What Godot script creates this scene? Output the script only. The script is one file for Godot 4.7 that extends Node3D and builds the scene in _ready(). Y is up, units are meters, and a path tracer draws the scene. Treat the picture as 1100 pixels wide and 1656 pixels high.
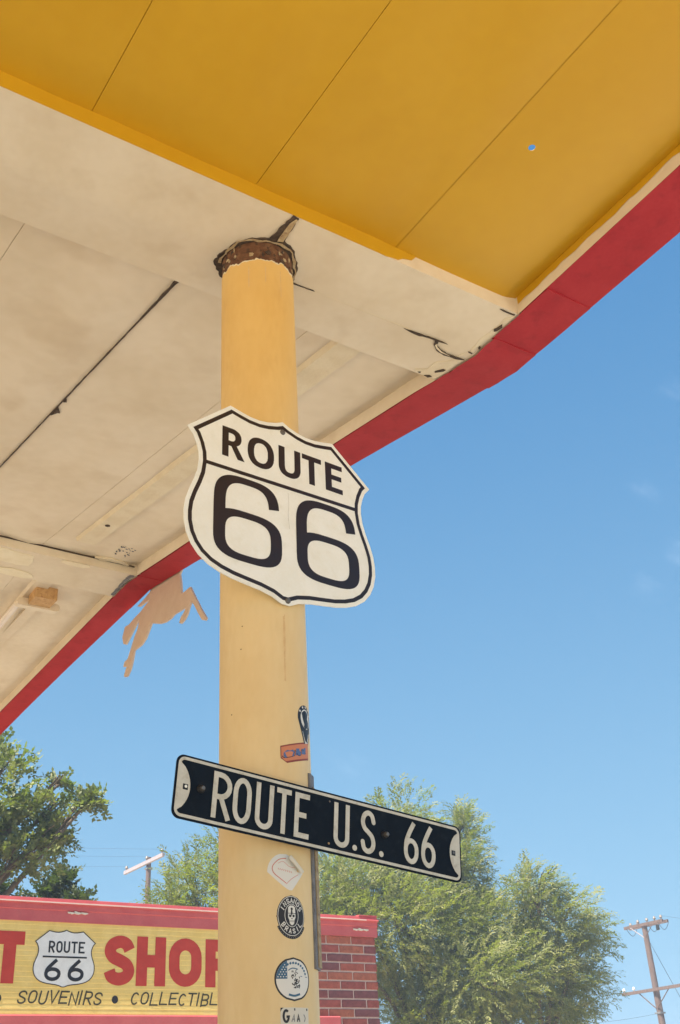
extends Node3D

# ------------------------------------------------------------------ mesh builder
class MB:
	var st := SurfaceTool.new()
	var count := 0
	func _init():
		st.begin(Mesh.PRIMITIVE_TRIANGLES)
	func tri(a: Vector3, b: Vector3, c: Vector3, sg := -1):   # a, b, c run counter-clockwise seen from outside
		st.set_smooth_group(sg)
		st.add_vertex(a)
		st.add_vertex(c)
		st.add_vertex(b)
		count += 1
	func quad(a: Vector3, b: Vector3, c: Vector3, d: Vector3, sg := -1):
		tri(a, b, c, sg)
		tri(a, c, d, sg)
	func box(mn: Vector3, mx: Vector3):
		var p := []
		for i in 8:
			p.append(Vector3(mx.x if i & 1 else mn.x, mx.y if i & 2 else mn.y, mx.z if i & 4 else mn.z))
		quad(p[4], p[5], p[7], p[6])
		quad(p[1], p[0], p[2], p[3])
		quad(p[5], p[1], p[3], p[7])
		quad(p[0], p[4], p[6], p[2])
		quad(p[6], p[7], p[3], p[2])
		quad(p[0], p[1], p[5], p[4])
	func extrude(poly: PackedVector2Array, w0: float, w1: float, map: Callable, bevel := 0.0):
		var pts := poly
		if Geometry2D.is_polygon_clockwise(pts):
			pts = pts.duplicate()
			pts.reverse()
		var idx := Geometry2D.triangulate_polygon(pts)
		for k in range(0, idx.size(), 3):
			var a := pts[idx[k]]
			var b := pts[idx[k + 1]]
			var c := pts[idx[k + 2]]
			if (b - a).cross(c - a) < 0:
				var t := b
				b = c
				c = t
			tri(map.call(a.x, a.y, w1), map.call(b.x, b.y, w1), map.call(c.x, c.y, w1))
			if w1 != w0:
				tri(map.call(a.x, a.y, w0), map.call(c.x, c.y, w0), map.call(b.x, b.y, w0))
		if w1 != w0:
			for i in pts.size():
				var p := pts[i]
				var q := pts[(i + 1) % pts.size()]
				quad(map.call(p.x, p.y, w0), map.call(q.x, q.y, w0), map.call(q.x, q.y, w1), map.call(p.x, p.y, w1))
	func tube(path: PackedVector3Array, radii: PackedFloat32Array, sides := 8, caps := true):
		var rings := []
		var ref := Vector3.UP
		var d0 := (path[1] - path[0]).normalized()
		if absf(d0.dot(ref)) > 0.9:
			ref = Vector3.RIGHT
		for i in path.size():
			var d: Vector3
			if i == 0:
				d = (path[1] - path[0]).normalized()
			elif i == path.size() - 1:
				d = (path[i] - path[i - 1]).normalized()
			else:
				d = (path[i + 1] - path[i - 1]).normalized()
			var x := ref.cross(d).normalized()
			var y := d.cross(x)
			ref = y
			var ring := PackedVector3Array()
			for s in sides:
				var a := TAU * s / sides
				ring.append(path[i] + (x * cos(a) + y * sin(a)) * radii[i])
			rings.append(ring)
		for i in path.size() - 1:
			for s in sides:
				var t := (s + 1) % sides
				quad(rings[i][s], rings[i][t], rings[i + 1][t], rings[i + 1][s], 1)
		if caps:
			var e := path.size() - 1
			for s in sides:
				var t := (s + 1) % sides
				tri(path[0], rings[0][t], rings[0][s])
				tri(path[e], rings[e][s], rings[e][t])
	# a flat ribbon that follows a drawn stroke
	func stroke(pts: PackedVector2Array, width: float, w: float, map: Callable, closed := false, cap := false):
		var n := pts.size()
		var l := PackedVector2Array()
		var r := PackedVector2Array()
		for i in n:
			var a := pts[(i - 1 + n) % n] if (closed or i > 0) else pts[0]
			var c := pts[(i + 1) % n] if (closed or i < n - 1) else pts[n - 1]
			var d1 := (pts[i] - a).normalized()
			var d2 := (c - pts[i]).normalized()
			if d1 == Vector2.ZERO:
				d1 = d2
			if d2 == Vector2.ZERO:
				d2 = d1
			var t := (d1 + d2).normalized()
			var nn := Vector2(-t.y, t.x)
			var k := 1.0 / maxf(0.5, nn.dot(Vector2(-d1.y, d1.x)))
			l.append(pts[i] + nn * width * 0.5 * k)
			r.append(pts[i] - nn * width * 0.5 * k)
		var m := n if closed else n - 1
		for i in m:
			var j := (i + 1) % n
			quad(map.call(r[i].x, r[i].y, w), map.call(r[j].x, r[j].y, w), map.call(l[j].x, l[j].y, w), map.call(l[i].x, l[i].y, w))
		if cap and not closed:
			for e in 2:
				var o := pts[0] if e == 0 else pts[n - 1]
				var p := pts[1] if e == 0 else pts[n - 2]
				var d := (o - p).normalized()
				var nn := Vector2(-d.y, d.x)
				var last := o - nn * width * 0.5
				for s in range(1, 9):
					var a := -PI / 2 + PI * s / 8
					var q := o + (d * cos(a) + nn * sin(a)) * width * 0.5
					tri(map.call(o.x, o.y, w), map.call(last.x, last.y, w), map.call(q.x, q.y, w))
					last = q
	func mesh() -> ArrayMesh:
		st.generate_normals()
		return st.commit()

# ------------------------------------------------------------------ naming
var taken := {}
func numbered(parent: Node, called: String) -> String:
	var key := str(parent.get_instance_id()) + called
	var k: int = taken.get(key, 0)
	taken[key] = k + 1
	return called if k == 0 else "%s_%03d" % [called, k]

func tag(o: Node, label: String, category: String, group := ""):
	o.set_meta("label", label)
	o.set_meta("category", category)
	if group != "":
		o.set_meta("group", group)

func thing(called: String, label: String, category: String, xf := Transform3D.IDENTITY, group := "") -> Node3D:
	var o := Node3D.new()
	o.name = numbered(self, called)
	o.transform = xf
	add_child(o, true)
	tag(o, label, category, group)
	return o

func part(parent: Node, called: String, m: Mesh, material: Material, xf := Transform3D.IDENTITY) -> MeshInstance3D:
	var o := MeshInstance3D.new()
	o.name = numbered(parent, called)
	o.mesh = m
	o.material_override = material
	o.transform = xf
	parent.add_child(o, true)
	return o

func struct(called: String, m: Mesh, material: Material, xf := Transform3D.IDENTITY) -> MeshInstance3D:
	var o := part(self, called, m, material, xf)
	o.set_meta("kind", "structure")
	return o

# ------------------------------------------------------------------ materials
func lin(r: float, g: float, b: float) -> Color:
	return Color(r, g, b).linear_to_srgb()

func noise(seed_: int, freq: float, oct := 4) -> FastNoiseLite:
	var n := FastNoiseLite.new()
	n.seed = seed_
	n.noise_type = FastNoiseLite.TYPE_SIMPLEX_SMOOTH
	n.frequency = freq
	n.fractal_type = FastNoiseLite.FRACTAL_FBM
	n.fractal_octaves = oct
	return n

# a coat of paint or a raw surface: broad blotches and fine grain between two colours, stains in a third
func coat(a: Color, b: Color, stain: Color, seed_: int, size_m: float, rough: float, stain_amount := 0.25, bump := 0.4, streak := 1.0, metallic := 0.0) -> StandardMaterial3D:
	var n := 384
	var broad := noise(seed_, 0.012, 4).get_seamless_image(n, n)
	var fine := noise(seed_ + 1, 0.11, 3).get_seamless_image(n, n)
	var dirt := noise(seed_ + 2, 0.022, 5).get_seamless_image(n, n)
	broad.convert(Image.FORMAT_L8)
	fine.convert(Image.FORMAT_L8)
	dirt.convert(Image.FORMAT_L8)
	var bb := broad.get_data()
	var ff := fine.get_data()
	var dd := dirt.get_data()
	var out := PackedByteArray()
	out.resize(n * n * 3)
	for i in n * n:
		var t := clampf((bb[i] / 255.0 - 0.5) * 1.5 + (ff[i] / 255.0 - 0.5) * 0.7 + 0.5, 0, 1)
		var s := clampf((dd[i] / 255.0 - 0.62) * 3.2, 0, 1) * stain_amount
		var c := a.lerp(b, t).lerp(stain, s)
		out[i * 3] = int(c.r * 255)
		out[i * 3 + 1] = int(c.g * 255)
		out[i * 3 + 2] = int(c.b * 255)
	var m := StandardMaterial3D.new()
	m.albedo_texture = ImageTexture.create_from_image(Image.create_from_data(n, n, false, Image.FORMAT_RGB8, out))
	m.roughness = rough
	m.metallic = metallic
	m.uv1_triplanar = true
	m.uv1_world_triplanar = true
	m.uv1_scale = Vector3(1.0 / size_m, 1.0 / size_m / streak, 1.0 / size_m)
	if bump > 0:
		var g: Image = fine.duplicate()
		g.convert(Image.FORMAT_RGBA8)
		g.bump_map_to_normal_map(bump * 4.0)
		m.normal_enabled = true
		m.normal_scale = bump
		m.normal_texture = ImageTexture.create_from_image(g)
	return m

func plain(c: Color, rough := 0.6, metallic := 0.0) -> StandardMaterial3D:
	var m := StandardMaterial3D.new()
	m.albedo_color = c
	m.roughness = rough
	m.metallic = metallic
	return m

var M := {}
func c8(r: int, g: int, b: int) -> Color:
	return Color(r / 255.0, g / 255.0, b / 255.0)

func make_materials():
	M.beige = coat(c8(232, 218, 194), c8(223, 207, 180), c8(202, 181, 151), 11, 2.3, 0.62, 0.4, 0.15)
	M.beige_mid = coat(c8(233, 219, 195), c8(221, 205, 177), c8(204, 183, 152), 13, 3.6, 0.62, 0.5, 0.12)
	M.cream_flake = coat(c8(240, 229, 201), c8(232, 219, 187), c8(214, 196, 160), 15, 0.5, 0.6, 0.3, 0.3)
	M.beige_light = coat(c8(230, 217, 188), c8(221, 205, 173), c8(204, 186, 152), 14, 0.6, 0.6, 0.3, 0.3)
	M.beige_beam = coat(c8(230, 217, 193), c8(222, 207, 180), c8(206, 187, 157), 17, 1.9, 0.6, 0.4, 0.15)
	M.yellow = coat(c8(206, 160, 32), c8(201, 154, 27), c8(188, 141, 25), 21, 3.2, 0.45, 0.2, 0.08)
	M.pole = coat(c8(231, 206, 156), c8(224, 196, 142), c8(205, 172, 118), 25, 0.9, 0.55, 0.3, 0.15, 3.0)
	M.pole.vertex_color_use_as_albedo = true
	M.red = coat(c8(176, 53, 61), c8(167, 46, 55), c8(150, 44, 52), 29, 0.8, 0.55, 0.6, 0.2)
	M.red.metallic_specular = 0.25
	M.rust = coat(c8(92, 58, 38), c8(132, 96, 66), c8(46, 36, 30), 33, 0.16, 0.9, 0.9, 0.9)
	M.rust_run = coat(c8(224, 192, 140), c8(215, 180, 130), c8(200, 160, 116), 35, 0.1, 0.8, 0.6, 0.2)
	M.dark_gap = coat(c8(64, 53, 45), c8(92, 76, 62), c8(42, 36, 32), 37, 0.1, 0.95, 0.8, 0.6)
	M.torn_edge = coat(c8(196, 176, 138), c8(168, 142, 104), c8(110, 84, 60), 41, 0.12, 0.8, 0.8, 0.8)
	M.galvanised = coat(c8(96, 98, 104), c8(128, 128, 130), c8(70, 64, 60), 45, 0.2, 0.6, 0.6, 0.4)
	M.strip_face = coat(c8(176, 160, 128), c8(150, 130, 100), c8(104, 70, 48), 49, 0.14, 0.8, 1.0, 0.6)
	M.enamel = coat(c8(243, 243, 234), c8(238, 237, 225), c8(226, 222, 202), 53, 0.5, 0.32, 0.35, 0.05)
	M.ink = plain(c8(40, 30, 28), 0.35)
	M.sign_black = coat(c8(21, 29, 39), c8(25, 34, 44), c8(40, 47, 54), 57, 0.3, 0.6, 0.5, 0.1)
	M.sign_black.metallic_specular = 0.2
	M.sign_cream = coat(c8(206, 203, 190), c8(192, 189, 174), c8(160, 152, 134), 61, 0.25, 0.5, 0.5, 0.2)
	M.bolt = plain(c8(120, 116, 110), 0.45, 0.7)
	M.bolt_dark = plain(c8(40, 42, 46), 0.5, 0.4)
	M.horse = coat(c8(209, 188, 168), c8(203, 180, 159), c8(192, 167, 145), 65, 0.5, 0.7, 0.3, 0.1)
	M.lamp_glass = plain(c8(236, 226, 214), 0.25)
	M.lamp_box = coat(c8(206, 168, 118), c8(190, 148, 98), c8(150, 104, 64), 69, 0.2, 0.6, 0.7, 0.3)
	# shop
	M.shop_red = coat(c8(192, 95, 97), c8(184, 85, 89), c8(173, 88, 90), 73, 1.4, 0.6, 0.4, 0.2)
	M.shop_yellow = coat(c8(232, 203, 126), c8(224, 193, 112), c8(208, 178, 106), 77, 1.2, 0.7, 0.4, 0.2)
	M.shop_letter = coat(c8(190, 62, 50), c8(180, 54, 44), c8(170, 66, 52), 81, 0.8, 0.65, 0.4, 0.1)
	M.shop_white = coat(c8(226, 226, 224), c8(216, 216, 214), c8(200, 200, 198), 85, 0.8, 0.6, 0.3, 0.1)
	M.shop_ink = plain(c8(62, 58, 44), 0.7)
	M.shop_black = plain(c8(30, 32, 40), 0.6)
	M.mortar = coat(c8(206, 184, 176), c8(192, 168, 160), c8(170, 146, 138), 89, 0.5, 0.95, 0.5, 0.6)
	M.bricks = []
	var tones := [c8(168, 94, 82), c8(153, 84, 80), c8(134, 80, 82), c8(160, 88, 82), c8(172, 104, 86), c8(128, 82, 86)]
	for i in tones.size():
		var t: Color = tones[i]
		M.bricks.append(coat(t, t.darkened(0.14), t.darkened(0.35), 93 + i * 4, 0.5, 0.9, 0.6, 0.6))
	M.roofing = plain(c8(120, 112, 104), 0.9)
	# ground
	M.concrete = coat(c8(206, 198, 184), c8(186, 176, 160), c8(140, 130, 116), 121, 5.0, 0.9, 0.6, 0.4)
	M.dirt = coat(c8(186, 166, 138), c8(164, 144, 116), c8(130, 114, 90), 125, 9.0, 0.95, 0.5, 0.4)
	M.asphalt = coat(c8(92, 90, 88), c8(78, 76, 74), c8(60, 58, 56), 129, 4.0, 0.92, 0.5, 0.5)
	# wood, bark
	M.pole_wood = coat(c8(112, 92, 86), c8(92, 74, 68), c8(70, 56, 52), 133, 0.7, 0.9, 0.6, 0.6, 4.0)
	M.white_arm = coat(c8(164, 156, 162), c8(152, 144, 150), c8(130, 122, 124), 137, 0.8, 0.7, 0.4, 0.2)
	M.porcelain = plain(c8(128, 116, 108), 0.4)
	M.wire = plain(c8(70, 72, 78), 0.6)
	M.bark = coat(c8(118, 102, 84), c8(92, 80, 66), c8(60, 52, 44), 141, 0.8, 0.95, 0.6, 0.8, 2.0)
	# stickers
	M.st_black = plain(c8(34, 33, 36), 0.45)
	M.st_white = plain(c8(222, 220, 212), 0.5)
	M.st_grey = plain(c8(130, 128, 124), 0.5)
	M.st_teal = plain(c8(58, 100, 128), 0.5)
	M.st_orange = plain(c8(203, 128, 90), 0.5)
	M.st_maroon = plain(c8(134, 62, 52), 0.5)
	M.st_blue = plain(c8(84, 108, 152), 0.5)
	M.st_pink = plain(c8(226, 204, 190), 0.5)
	M.st_red = plain(c8(206, 120, 100), 0.5)
	M.st_paper = plain(c8(214, 208, 192), 0.6)

# ------------------------------------------------------------------ lettering
func arc(cx: float, cy: float, rx: float, ry: float, a0: float, a1: float, n := 10) -> PackedVector2Array:
	var o := PackedVector2Array()
	for i in n + 1:
		var a := deg_to_rad(lerpf(a0, a1, float(i) / n))
		o.append(Vector2(cx + rx * cos(a), cy + ry * sin(a)))
	return o

func spline(p: PackedVector2Array, n := 7) -> PackedVector2Array:
	var o := PackedVector2Array()
	for i in p.size() - 1:
		var a := p[maxi(i - 1, 0)]
		var d := p[mini(i + 2, p.size() - 1)]
		for k in n:
			o.append(p[i].cubic_interpolate(p[i + 1], a, d, float(k) / n))
	o.append(p[p.size() - 1])
	return o

func line(x0: float, y0: float, x1: float, y1: float) -> PackedVector2Array:
	return PackedVector2Array([Vector2(x0, y0), Vector2(x1, y1)])

# the strokes of a letter in a box w wide and h high, drawn with a pen s wide; "~" ahead of a stroke closes it
func glyph(ch: String, bw: float, bh: float, s: float) -> Array:
	var w := bw - s
	var h := bh - s
	var c := w * 0.5
	var out := []
	match ch:
		"R", "P", "B":
			var mid := h * (0.5 if ch == "B" else 0.46)
			var rr := (h - mid) * 0.5
			var rx := minf(rr, w * 0.75)
			out.append(line(0, -s / 2, 0, h + s / 2))
			var p := PackedVector2Array([Vector2(0, h)])
			p.append_array(arc(w - rx, h - rr, rx, rr, 90, -90))
			p.append(Vector2(0, mid))
			out.append(p)
			if ch == "R":
				out.append(line(w * 0.42, mid, w * 1.02, -s / 2))
			if ch == "B":
				var p2 := PackedVector2Array([Vector2(w * 0.5, mid)])
				p2.append_array(arc(w - rx, mid * 0.5, rx, mid * 0.5, 90, -90))
				p2.append(Vector2(0, 0))
				out.append(p2)
		"O":
			var r := c
			var p := PackedVector2Array()
			var ry := minf(h * 0.5, maxf(r, h * 0.32))
			p.append_array(arc(c, h - ry, r, ry, 0, 180, 12))
			p.append_array(arc(c, ry, r, ry, 180, 360, 12))
			out.append(["~", p])
		"U":
			var p := PackedVector2Array([Vector2(0, h + s / 2)])
			p.append_array(arc(c, c, c, c, 180, 360, 12))
			p.append(Vector2(w, h + s / 2))
			out.append(p)
		"T":
			out.append(line(-s / 2, h, w + s / 2, h))
			out.append(line(c, h, c, -s / 2))
		"I":
			out.append(line(c, -s / 2, c, h + s / 2))
		"L":
			out.append(PackedVector2Array([Vector2(0, h + s / 2), Vector2(0, 0), Vector2(w + s / 2, 0)]))
		"E":
			out.append(PackedVector2Array([Vector2(w + s / 2, h), Vector2(0, h), Vector2(0, 0), Vector2(w + s / 2, 0)]))
			out.append(line(0, h * 0.51, w * 0.92, h * 0.51))
		"H":
			out.append(line(0, -s / 2, 0, h + s / 2))
			out.append(line(w, -s / 2, w, h + s / 2))
			out.append(line(0, h * 0.5, w, h * 0.5))
		"N":
			out.append(PackedVector2Array([Vector2(0, -s / 2), Vector2(0, h), Vector2(w, 0), Vector2(w, h + s / 2)]))
		"V":
			out.append(PackedVector2Array([Vector2(-s * 0.2, h + s / 2), Vector2(c, 0), Vector2(w + s * 0.2, h + s / 2)]))
		"A":
			out.append(PackedVector2Array([Vector2(0, -s / 2), Vector2(c, h), Vector2(w, -s / 2)]))
			out.append(line(w * 0.2, h * 0.3, w * 0.8, h * 0.3))
		"C":
			out.append(arc(c, h * 0.5, c, h * 0.5, 48, 312, 16))
		"G":
			var p := arc(c, h * 0.5, c, h * 0.5, 48, 330, 16)
			p.append(Vector2(w, h * 0.45))
			p.append(Vector2(w * 0.55, h * 0.45))
			out.append(p)
		"S":
			out.append(spline(PackedVector2Array([Vector2(w, h * 0.78), Vector2(w * 0.84, h * 0.94), Vector2(c, h), Vector2(w * 0.14, h * 0.92), Vector2(0, h * 0.75), Vector2(w * 0.16, h * 0.59), Vector2(c, h * 0.5), Vector2(w * 0.86, h * 0.39), Vector2(w, h * 0.22), Vector2(w * 0.86, h * 0.07), Vector2(c, 0), Vector2(w * 0.14, h * 0.06), Vector2(0, h * 0.22)])))
		"6":
			var ry := h * 0.27
			var p := PackedVector2Array()
			p.append_array(arc(c, h * 0.32, c, ry * 0.85, 0, 180, 10))
			p.append_array(arc(c, ry, c, ry, 180, 360, 10))
			out.append(["~", p])
			out.append(spline(PackedVector2Array([Vector2(w * 0.78, h + s * 0.3), Vector2(w * 0.38, h * 0.78), Vector2(w * 0.08, h * 0.53), Vector2(0, h * 0.3)])))
	return out

func draw_glyph(mb: MB, ch: String, x: float, y: float, bw: float, bh: float, s: float, z: float, dz: float, map: Callable, cap := false, slant := 0.0, turn := 0.0, pivot := Vector2.ZERO):
	var k := 0
	for g in glyph(ch, bw, bh, s):
		var closed := g is Array
		var p: PackedVector2Array = g[1] if closed else g
		var q := PackedVector2Array()
		for v in p:
			var u := Vector2(x + v.x + s * 0.5, y + v.y + s * 0.5)
			u.x += slant * (u.y - y)
			if turn != 0.0:
				u = pivot + (u - pivot).rotated(turn)
			q.append(u)
		mb.stroke(q, s, z + dz * k, map, closed, cap)
		k += 1

func flat(u: float, v: float, w: float) -> Vector3:
	return Vector3(u, v, w)

func disc(cx: float, cy: float, rx: float, ry := -1.0, n := 24) -> PackedVector2Array:
	if ry < 0:
		ry = rx
	var o := PackedVector2Array()
	for i in n:
		o.append(Vector2(cx + rx * cos(TAU * i / n), cy + ry * sin(TAU * i / n)))
	return o

func poly(a: Array) -> PackedVector2Array:
	var o := PackedVector2Array()
	for i in range(0, a.size(), 2):
		o.append(Vector2(a[i], a[i + 1]))
	return o

func sheet(p: PackedVector2Array, w0: float, w1: float, map: Callable) -> ArrayMesh:
	var mb := MB.new()
	mb.extrude(p, w0, w1, map)
	return mb.mesh()

func box_mesh(mn: Vector3, mx: Vector3) -> ArrayMesh:
	var mb := MB.new()
	mb.box(mn, mx)
	return mb.mesh()

func bolt_mesh(r: float, h: float) -> ArrayMesh:
	var mb := MB.new()
	mb.tube(PackedVector3Array([Vector3(0, 0, 0), Vector3(0, 0, h * 0.6), Vector3(0, 0, h)]), PackedFloat32Array([r, r, r * 0.72]), 12)
	return mb.mesh()

# ------------------------------------------------------------------ canopy profile (metres, pole axis at x = 0, z = 0)
const CREASE := 3.975
const SA := 0.0535      # near section: drops gently away from the camera
const SM := -0.145      # middle section: climbs away
const ST := 0.0464      # far section: drops again
const ZC := -3.05       # second bend
const LIFT := 0.055     # ceiling panels lie this much above the beams' undersides
const EDGE := 0.875     # where the ceiling meets the edge fascia

func under(z: float) -> float:           # underside of beams and fascia
	if z >= 0:
		return CREASE + z * SA
	if z >= ZC:
		return CREASE + z * SM
	return CREASE + ZC * SM + (z - ZC) * ST

func panel_mesh(x0: float, x1: float, z0: float, z1: float, bulge: Callable, seed_: int, thick := 0.003) -> ArrayMesh:
	var nx := 14
	var nz := maxi(4, int((z0 - z1) / 0.12))
	var ns := noise(seed_, 0.9, 2)
	var mb := MB.new()
	var g := []
	for i in nx + 1:
		var row := []
		for k in nz + 1:
			var x := lerpf(x0, x1, float(i) / nx)
			var z := lerpf(z0, z1, float(k) / nz)
			var e := minf(1.0, minf(float(i), float(nx - i)) / 2.0)
			var y: float = under(z) + LIFT + ns.get_noise_2d(x * 2.0, z) * 0.006 * e + bulge.call(float(i) / nx, z)
			row.append(Vector3(x, y, z))
		g.append(row)
	var up := Vector3(0, thick, 0)
	for i in nx:
		for k in nz:
			mb.quad(g[i][k], g[i][k + 1], g[i + 1][k + 1], g[i + 1][k], 0)
			mb.quad(g[i][k] + up, g[i + 1][k] + up, g[i + 1][k + 1] + up, g[i][k + 1] + up, 1)
	for k in nz:
		mb.quad(g[0][k], g[0][k] + up, g[0][k + 1] + up, g[0][k + 1])
		mb.quad(g[nx][k + 1], g[nx][k + 1] + up, g[nx][k] + up, g[nx][k])
	for i in nx:
		mb.quad(g[i + 1][0], g[i + 1][0] + up, g[i][0] + up, g[i][0])
		mb.quad(g[i][nz], g[i][nz] + up, g[i + 1][nz] + up, g[i + 1][nz])
	return mb.mesh()

# maps (x, z) drawn on the underside to the world; w grows downwards
func on_under(u: float, v: float, w: float) -> Vector3:
	return Vector3(u, under(-v) - w, -v)
func on_panel(u: float, v: float, w: float) -> Vector3:
	return Vector3(u, under(-v) + LIFT - w, -v)

func xz(a: Array) -> PackedVector2Array:      # x, z pairs for on_under / on_panel
	var o := PackedVector2Array()
	for i in range(0, a.size(), 2):
		o.append(Vector2(a[i], -a[i + 1]))
	return o

# a ragged outline round a polygon so that torn edges do not look ruled
func ragged(p: PackedVector2Array, amount: float, step: float, seed_: int) -> PackedVector2Array:
	var r := RandomNumberGenerator.new()
	r.seed = seed_
	var o := PackedVector2Array()
	for i in p.size():
		var a := p[i]
		var b := p[(i + 1) % p.size()]
		var n := maxi(1, int(a.distance_to(b) / step))
		var nn := (b - a).normalized().orthogonal()
		for k in n:
			o.append(a.lerp(b, float(k) / n) + nn * r.randf_range(-amount, amount))
	return o

func build_canopy():
	var t := thing("gas_station_canopy", "folded canopy with yellow and beige sheet metal ceiling and red edge", "canopy", Transform3D(Basis(), Vector3(0, 0, 0)))
	var flat_bulge := func(_u, _z): return 0.0
	var far_left := -8.27  # unseen left end of the canopy, lengthened to cut light from that side
	# ceiling panels of the three sections
	var seam_gap := 0.0010
	var secs := [[3.25, 0.222, "yellow"], [-0.205, -2.945, "beige_mid"], [-3.245, -6.35, "beige"]]
	for s in 3:
		var z0: float = secs[s][0]
		var z1: float = secs[s][1]
		var m: Material = M[secs[s][2]]
		for k in 18:
			var x1 := 0.875 - 0.508 * k
			var x0 := x1 - 0.508
			if k == 0:
				x1 = EDGE + (0.06 if s > 0 else 0.02)
				x0 = 0.367
			var bulge := flat_bulge
			if k == 0 and s == 0:
				bulge = func(u, _z): return 0.017 * smoothstep(0.84, 1.0, u) - 0.004 * sin(u * PI)
			elif k == 0 and s == 1:
				bulge = func(u, z): return -0.016 * exp(-pow((u - 0.70) / 0.13, 2.0)) * (0.7 + 0.3 * sin(z * 2.6)) + 0.016 * smoothstep(0.80, 1.0, u)
			elif k == 0 and s == 2:
				bulge = func(u, _z): return 0.012 * smoothstep(0.8, 1.0, u)
			elif s == 1:
				bulge = func(u, z): return 0.007 * sin(u * TAU * 1.3 + z * 0.8) * smoothstep(0.0, 0.12, minf(u, 1.0 - u))
			var mesh: ArrayMesh
			if k == 0 and s == 0:
				mesh = holed_panel(x0 + seam_gap, x1, z0, z1, Vector2(0.48, 0.75), 0.0105, bulge)
			else:
				mesh = panel_mesh(x0 + seam_gap, x1 - (seam_gap if k else 0.0), z0, z1, bulge, 200 + s * 20 + k)
			var p := part(t, "ceiling_panel", mesh, m)
			# the standing seam above the joint closes it from the sky
			var rb := MB.new()
			rb.quad(Vector3(x0 - 0.02, under(z0) + LIFT + 0.004, z0), Vector3(x0 - 0.02, under(z1) + LIFT + 0.004, z1), Vector3(x0 + 0.02, under(z1) + LIFT + 0.004, z1), Vector3(x0 + 0.02, under(z0) + LIFT + 0.004, z0))
			rb.quad(Vector3(x0 - 0.02, under(z0) + LIFT + 0.034, z0), Vector3(x0 + 0.02, under(z0) + LIFT + 0.034, z0), Vector3(x0 + 0.02, under(z1) + LIFT + 0.034, z1), Vector3(x0 - 0.02, under(z1) + LIFT + 0.034, z1))
			rb.quad(Vector3(x0 - 0.02, under(z0) + LIFT + 0.004, z0), Vector3(x0 - 0.02, under(z0) + LIFT + 0.034, z0), Vector3(x0 - 0.02, under(z1) + LIFT + 0.034, z1), Vector3(x0 - 0.02, under(z1) + LIFT + 0.004, z1))
			rb.quad(Vector3(x0 + 0.02, under(z1) + LIFT + 0.004, z1), Vector3(x0 + 0.02, under(z1) + LIFT + 0.034, z1), Vector3(x0 + 0.02, under(z0) + LIFT + 0.034, z0), Vector3(x0 + 0.02, under(z0) + LIFT + 0.004, z0))
			part(p, "standing_seam", rb.mesh(), m)
	# beams: near-side face, bent underside, far-side face
	var beams := [[0.235, 0.0, -0.218], [-2.93, ZC, -3.26], [3.44, 3.32, 3.2]]
	var beam_nodes := []
	for b in beams:
		var mb := MB.new()
		var x0 := far_left
		var x1 := EDGE + (0.07 if b[0] < -1 else 0.02)
		var nx := 60
		var ns := noise(300, 0.8, 3)
		for i in nx:
			var xa := lerpf(x0, x1, float(i) / nx)
			var xb := lerpf(x0, x1, float(i + 1) / nx)
			for h in 2:
				var nz := 6
				for k in nz:
					var za := lerpf(b[h], b[h + 1], float(k) / nz)
					var zb := lerpf(b[h], b[h + 1], float(k + 1) / nz)
					var f := func(x: float, z: float): return Vector3(x, under(z) + ns.get_noise_2d(x, z * 2.0) * 0.004 * smoothstep(0.0, 0.04, minf(b[0] - z, z - b[2])) * smoothstep(0.87, 0.78, x), z)
					mb.quad(f.call(xa, za), f.call(xa, zb), f.call(xb, zb), f.call(xb, za), 0)
		mb.quad(Vector3(x0, under(b[0]), b[0]), Vector3(x1, under(b[0]), b[0]), Vector3(x1, under(b[0]) + 0.16, b[0]), Vector3(x0, under(b[0]) + 0.16, b[0]))
		mb.quad(Vector3(x1, under(b[2]), b[2]), Vector3(x0, under(b[2]), b[2]), Vector3(x0, under(b[2]) + 0.16, b[2]), Vector3(x1, under(b[2]) + 0.16, b[2]))
		mb.quad(Vector3(x0, under(b[0]) + 0.16, b[0]), Vector3(x1, under(b[0]) + 0.16, b[0]), Vector3(x1, under(b[2]) + 0.16, b[2]), Vector3(x0, under(b[2]) + 0.16, b[2]))
		mb.quad(Vector3(x0, under(b[2]), b[2]), Vector3(x0, under(b[0]), b[0]), Vector3(x0, under(b[0]) + 0.16, b[0]), Vector3(x0, under(b[2]) + 0.16, b[2]))
		beam_nodes.append(part(t, "beam", mb.mesh(), M.beige_beam))
	var beam: Node = beam_nodes[0]
	# yellow paint carried down over the near face of the first beam, ending raggedly
	var yp := PackedVector2Array([Vector2(far_left, 0.0005), Vector2(0.30, 0.0)])
	yp.append_array(poly([0.325, -0.001, 0.350, 0.004, 0.372, 0.006, 0.392, 0.020, 0.428, 0.030, 0.446, 0.052, 0.446, 0.080]))
	yp.append(Vector2(far_left, 0.080))
	part(beam, "yellow_paint", sheet(yp, 0.0, 0.0016, func(u, v, w): return Vector3(u, under(0.235) + v, 0.2352 + w)), M.yellow)
	# torn opening round the post and the slot beside it
	var ring := ragged(xz([-0.126, -0.052, -0.127, -0.008, -0.113, 0.046, -0.092, 0.081, -0.054, 0.112, -0.028, 0.121, -0.021, 0.160, -0.020, 0.205, -0.014, 0.233, 0.008, 0.233, 0.013, 0.186, 0.017, 0.134, 0.056, 0.119, 0.1, 0.078, 0.12, 0.038, 0.128, 0.0, 0.122, -0.05, 0.07, -0.105, 0.0, -0.125, -0.07, -0.108, -0.1, -0.08]), 0.0035, 0.011, 5)
	part(beam, "torn_opening", sheet(ring, -0.001, 0.0036, on_under), M.dark_gap)
	var rim := MB.new()
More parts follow.
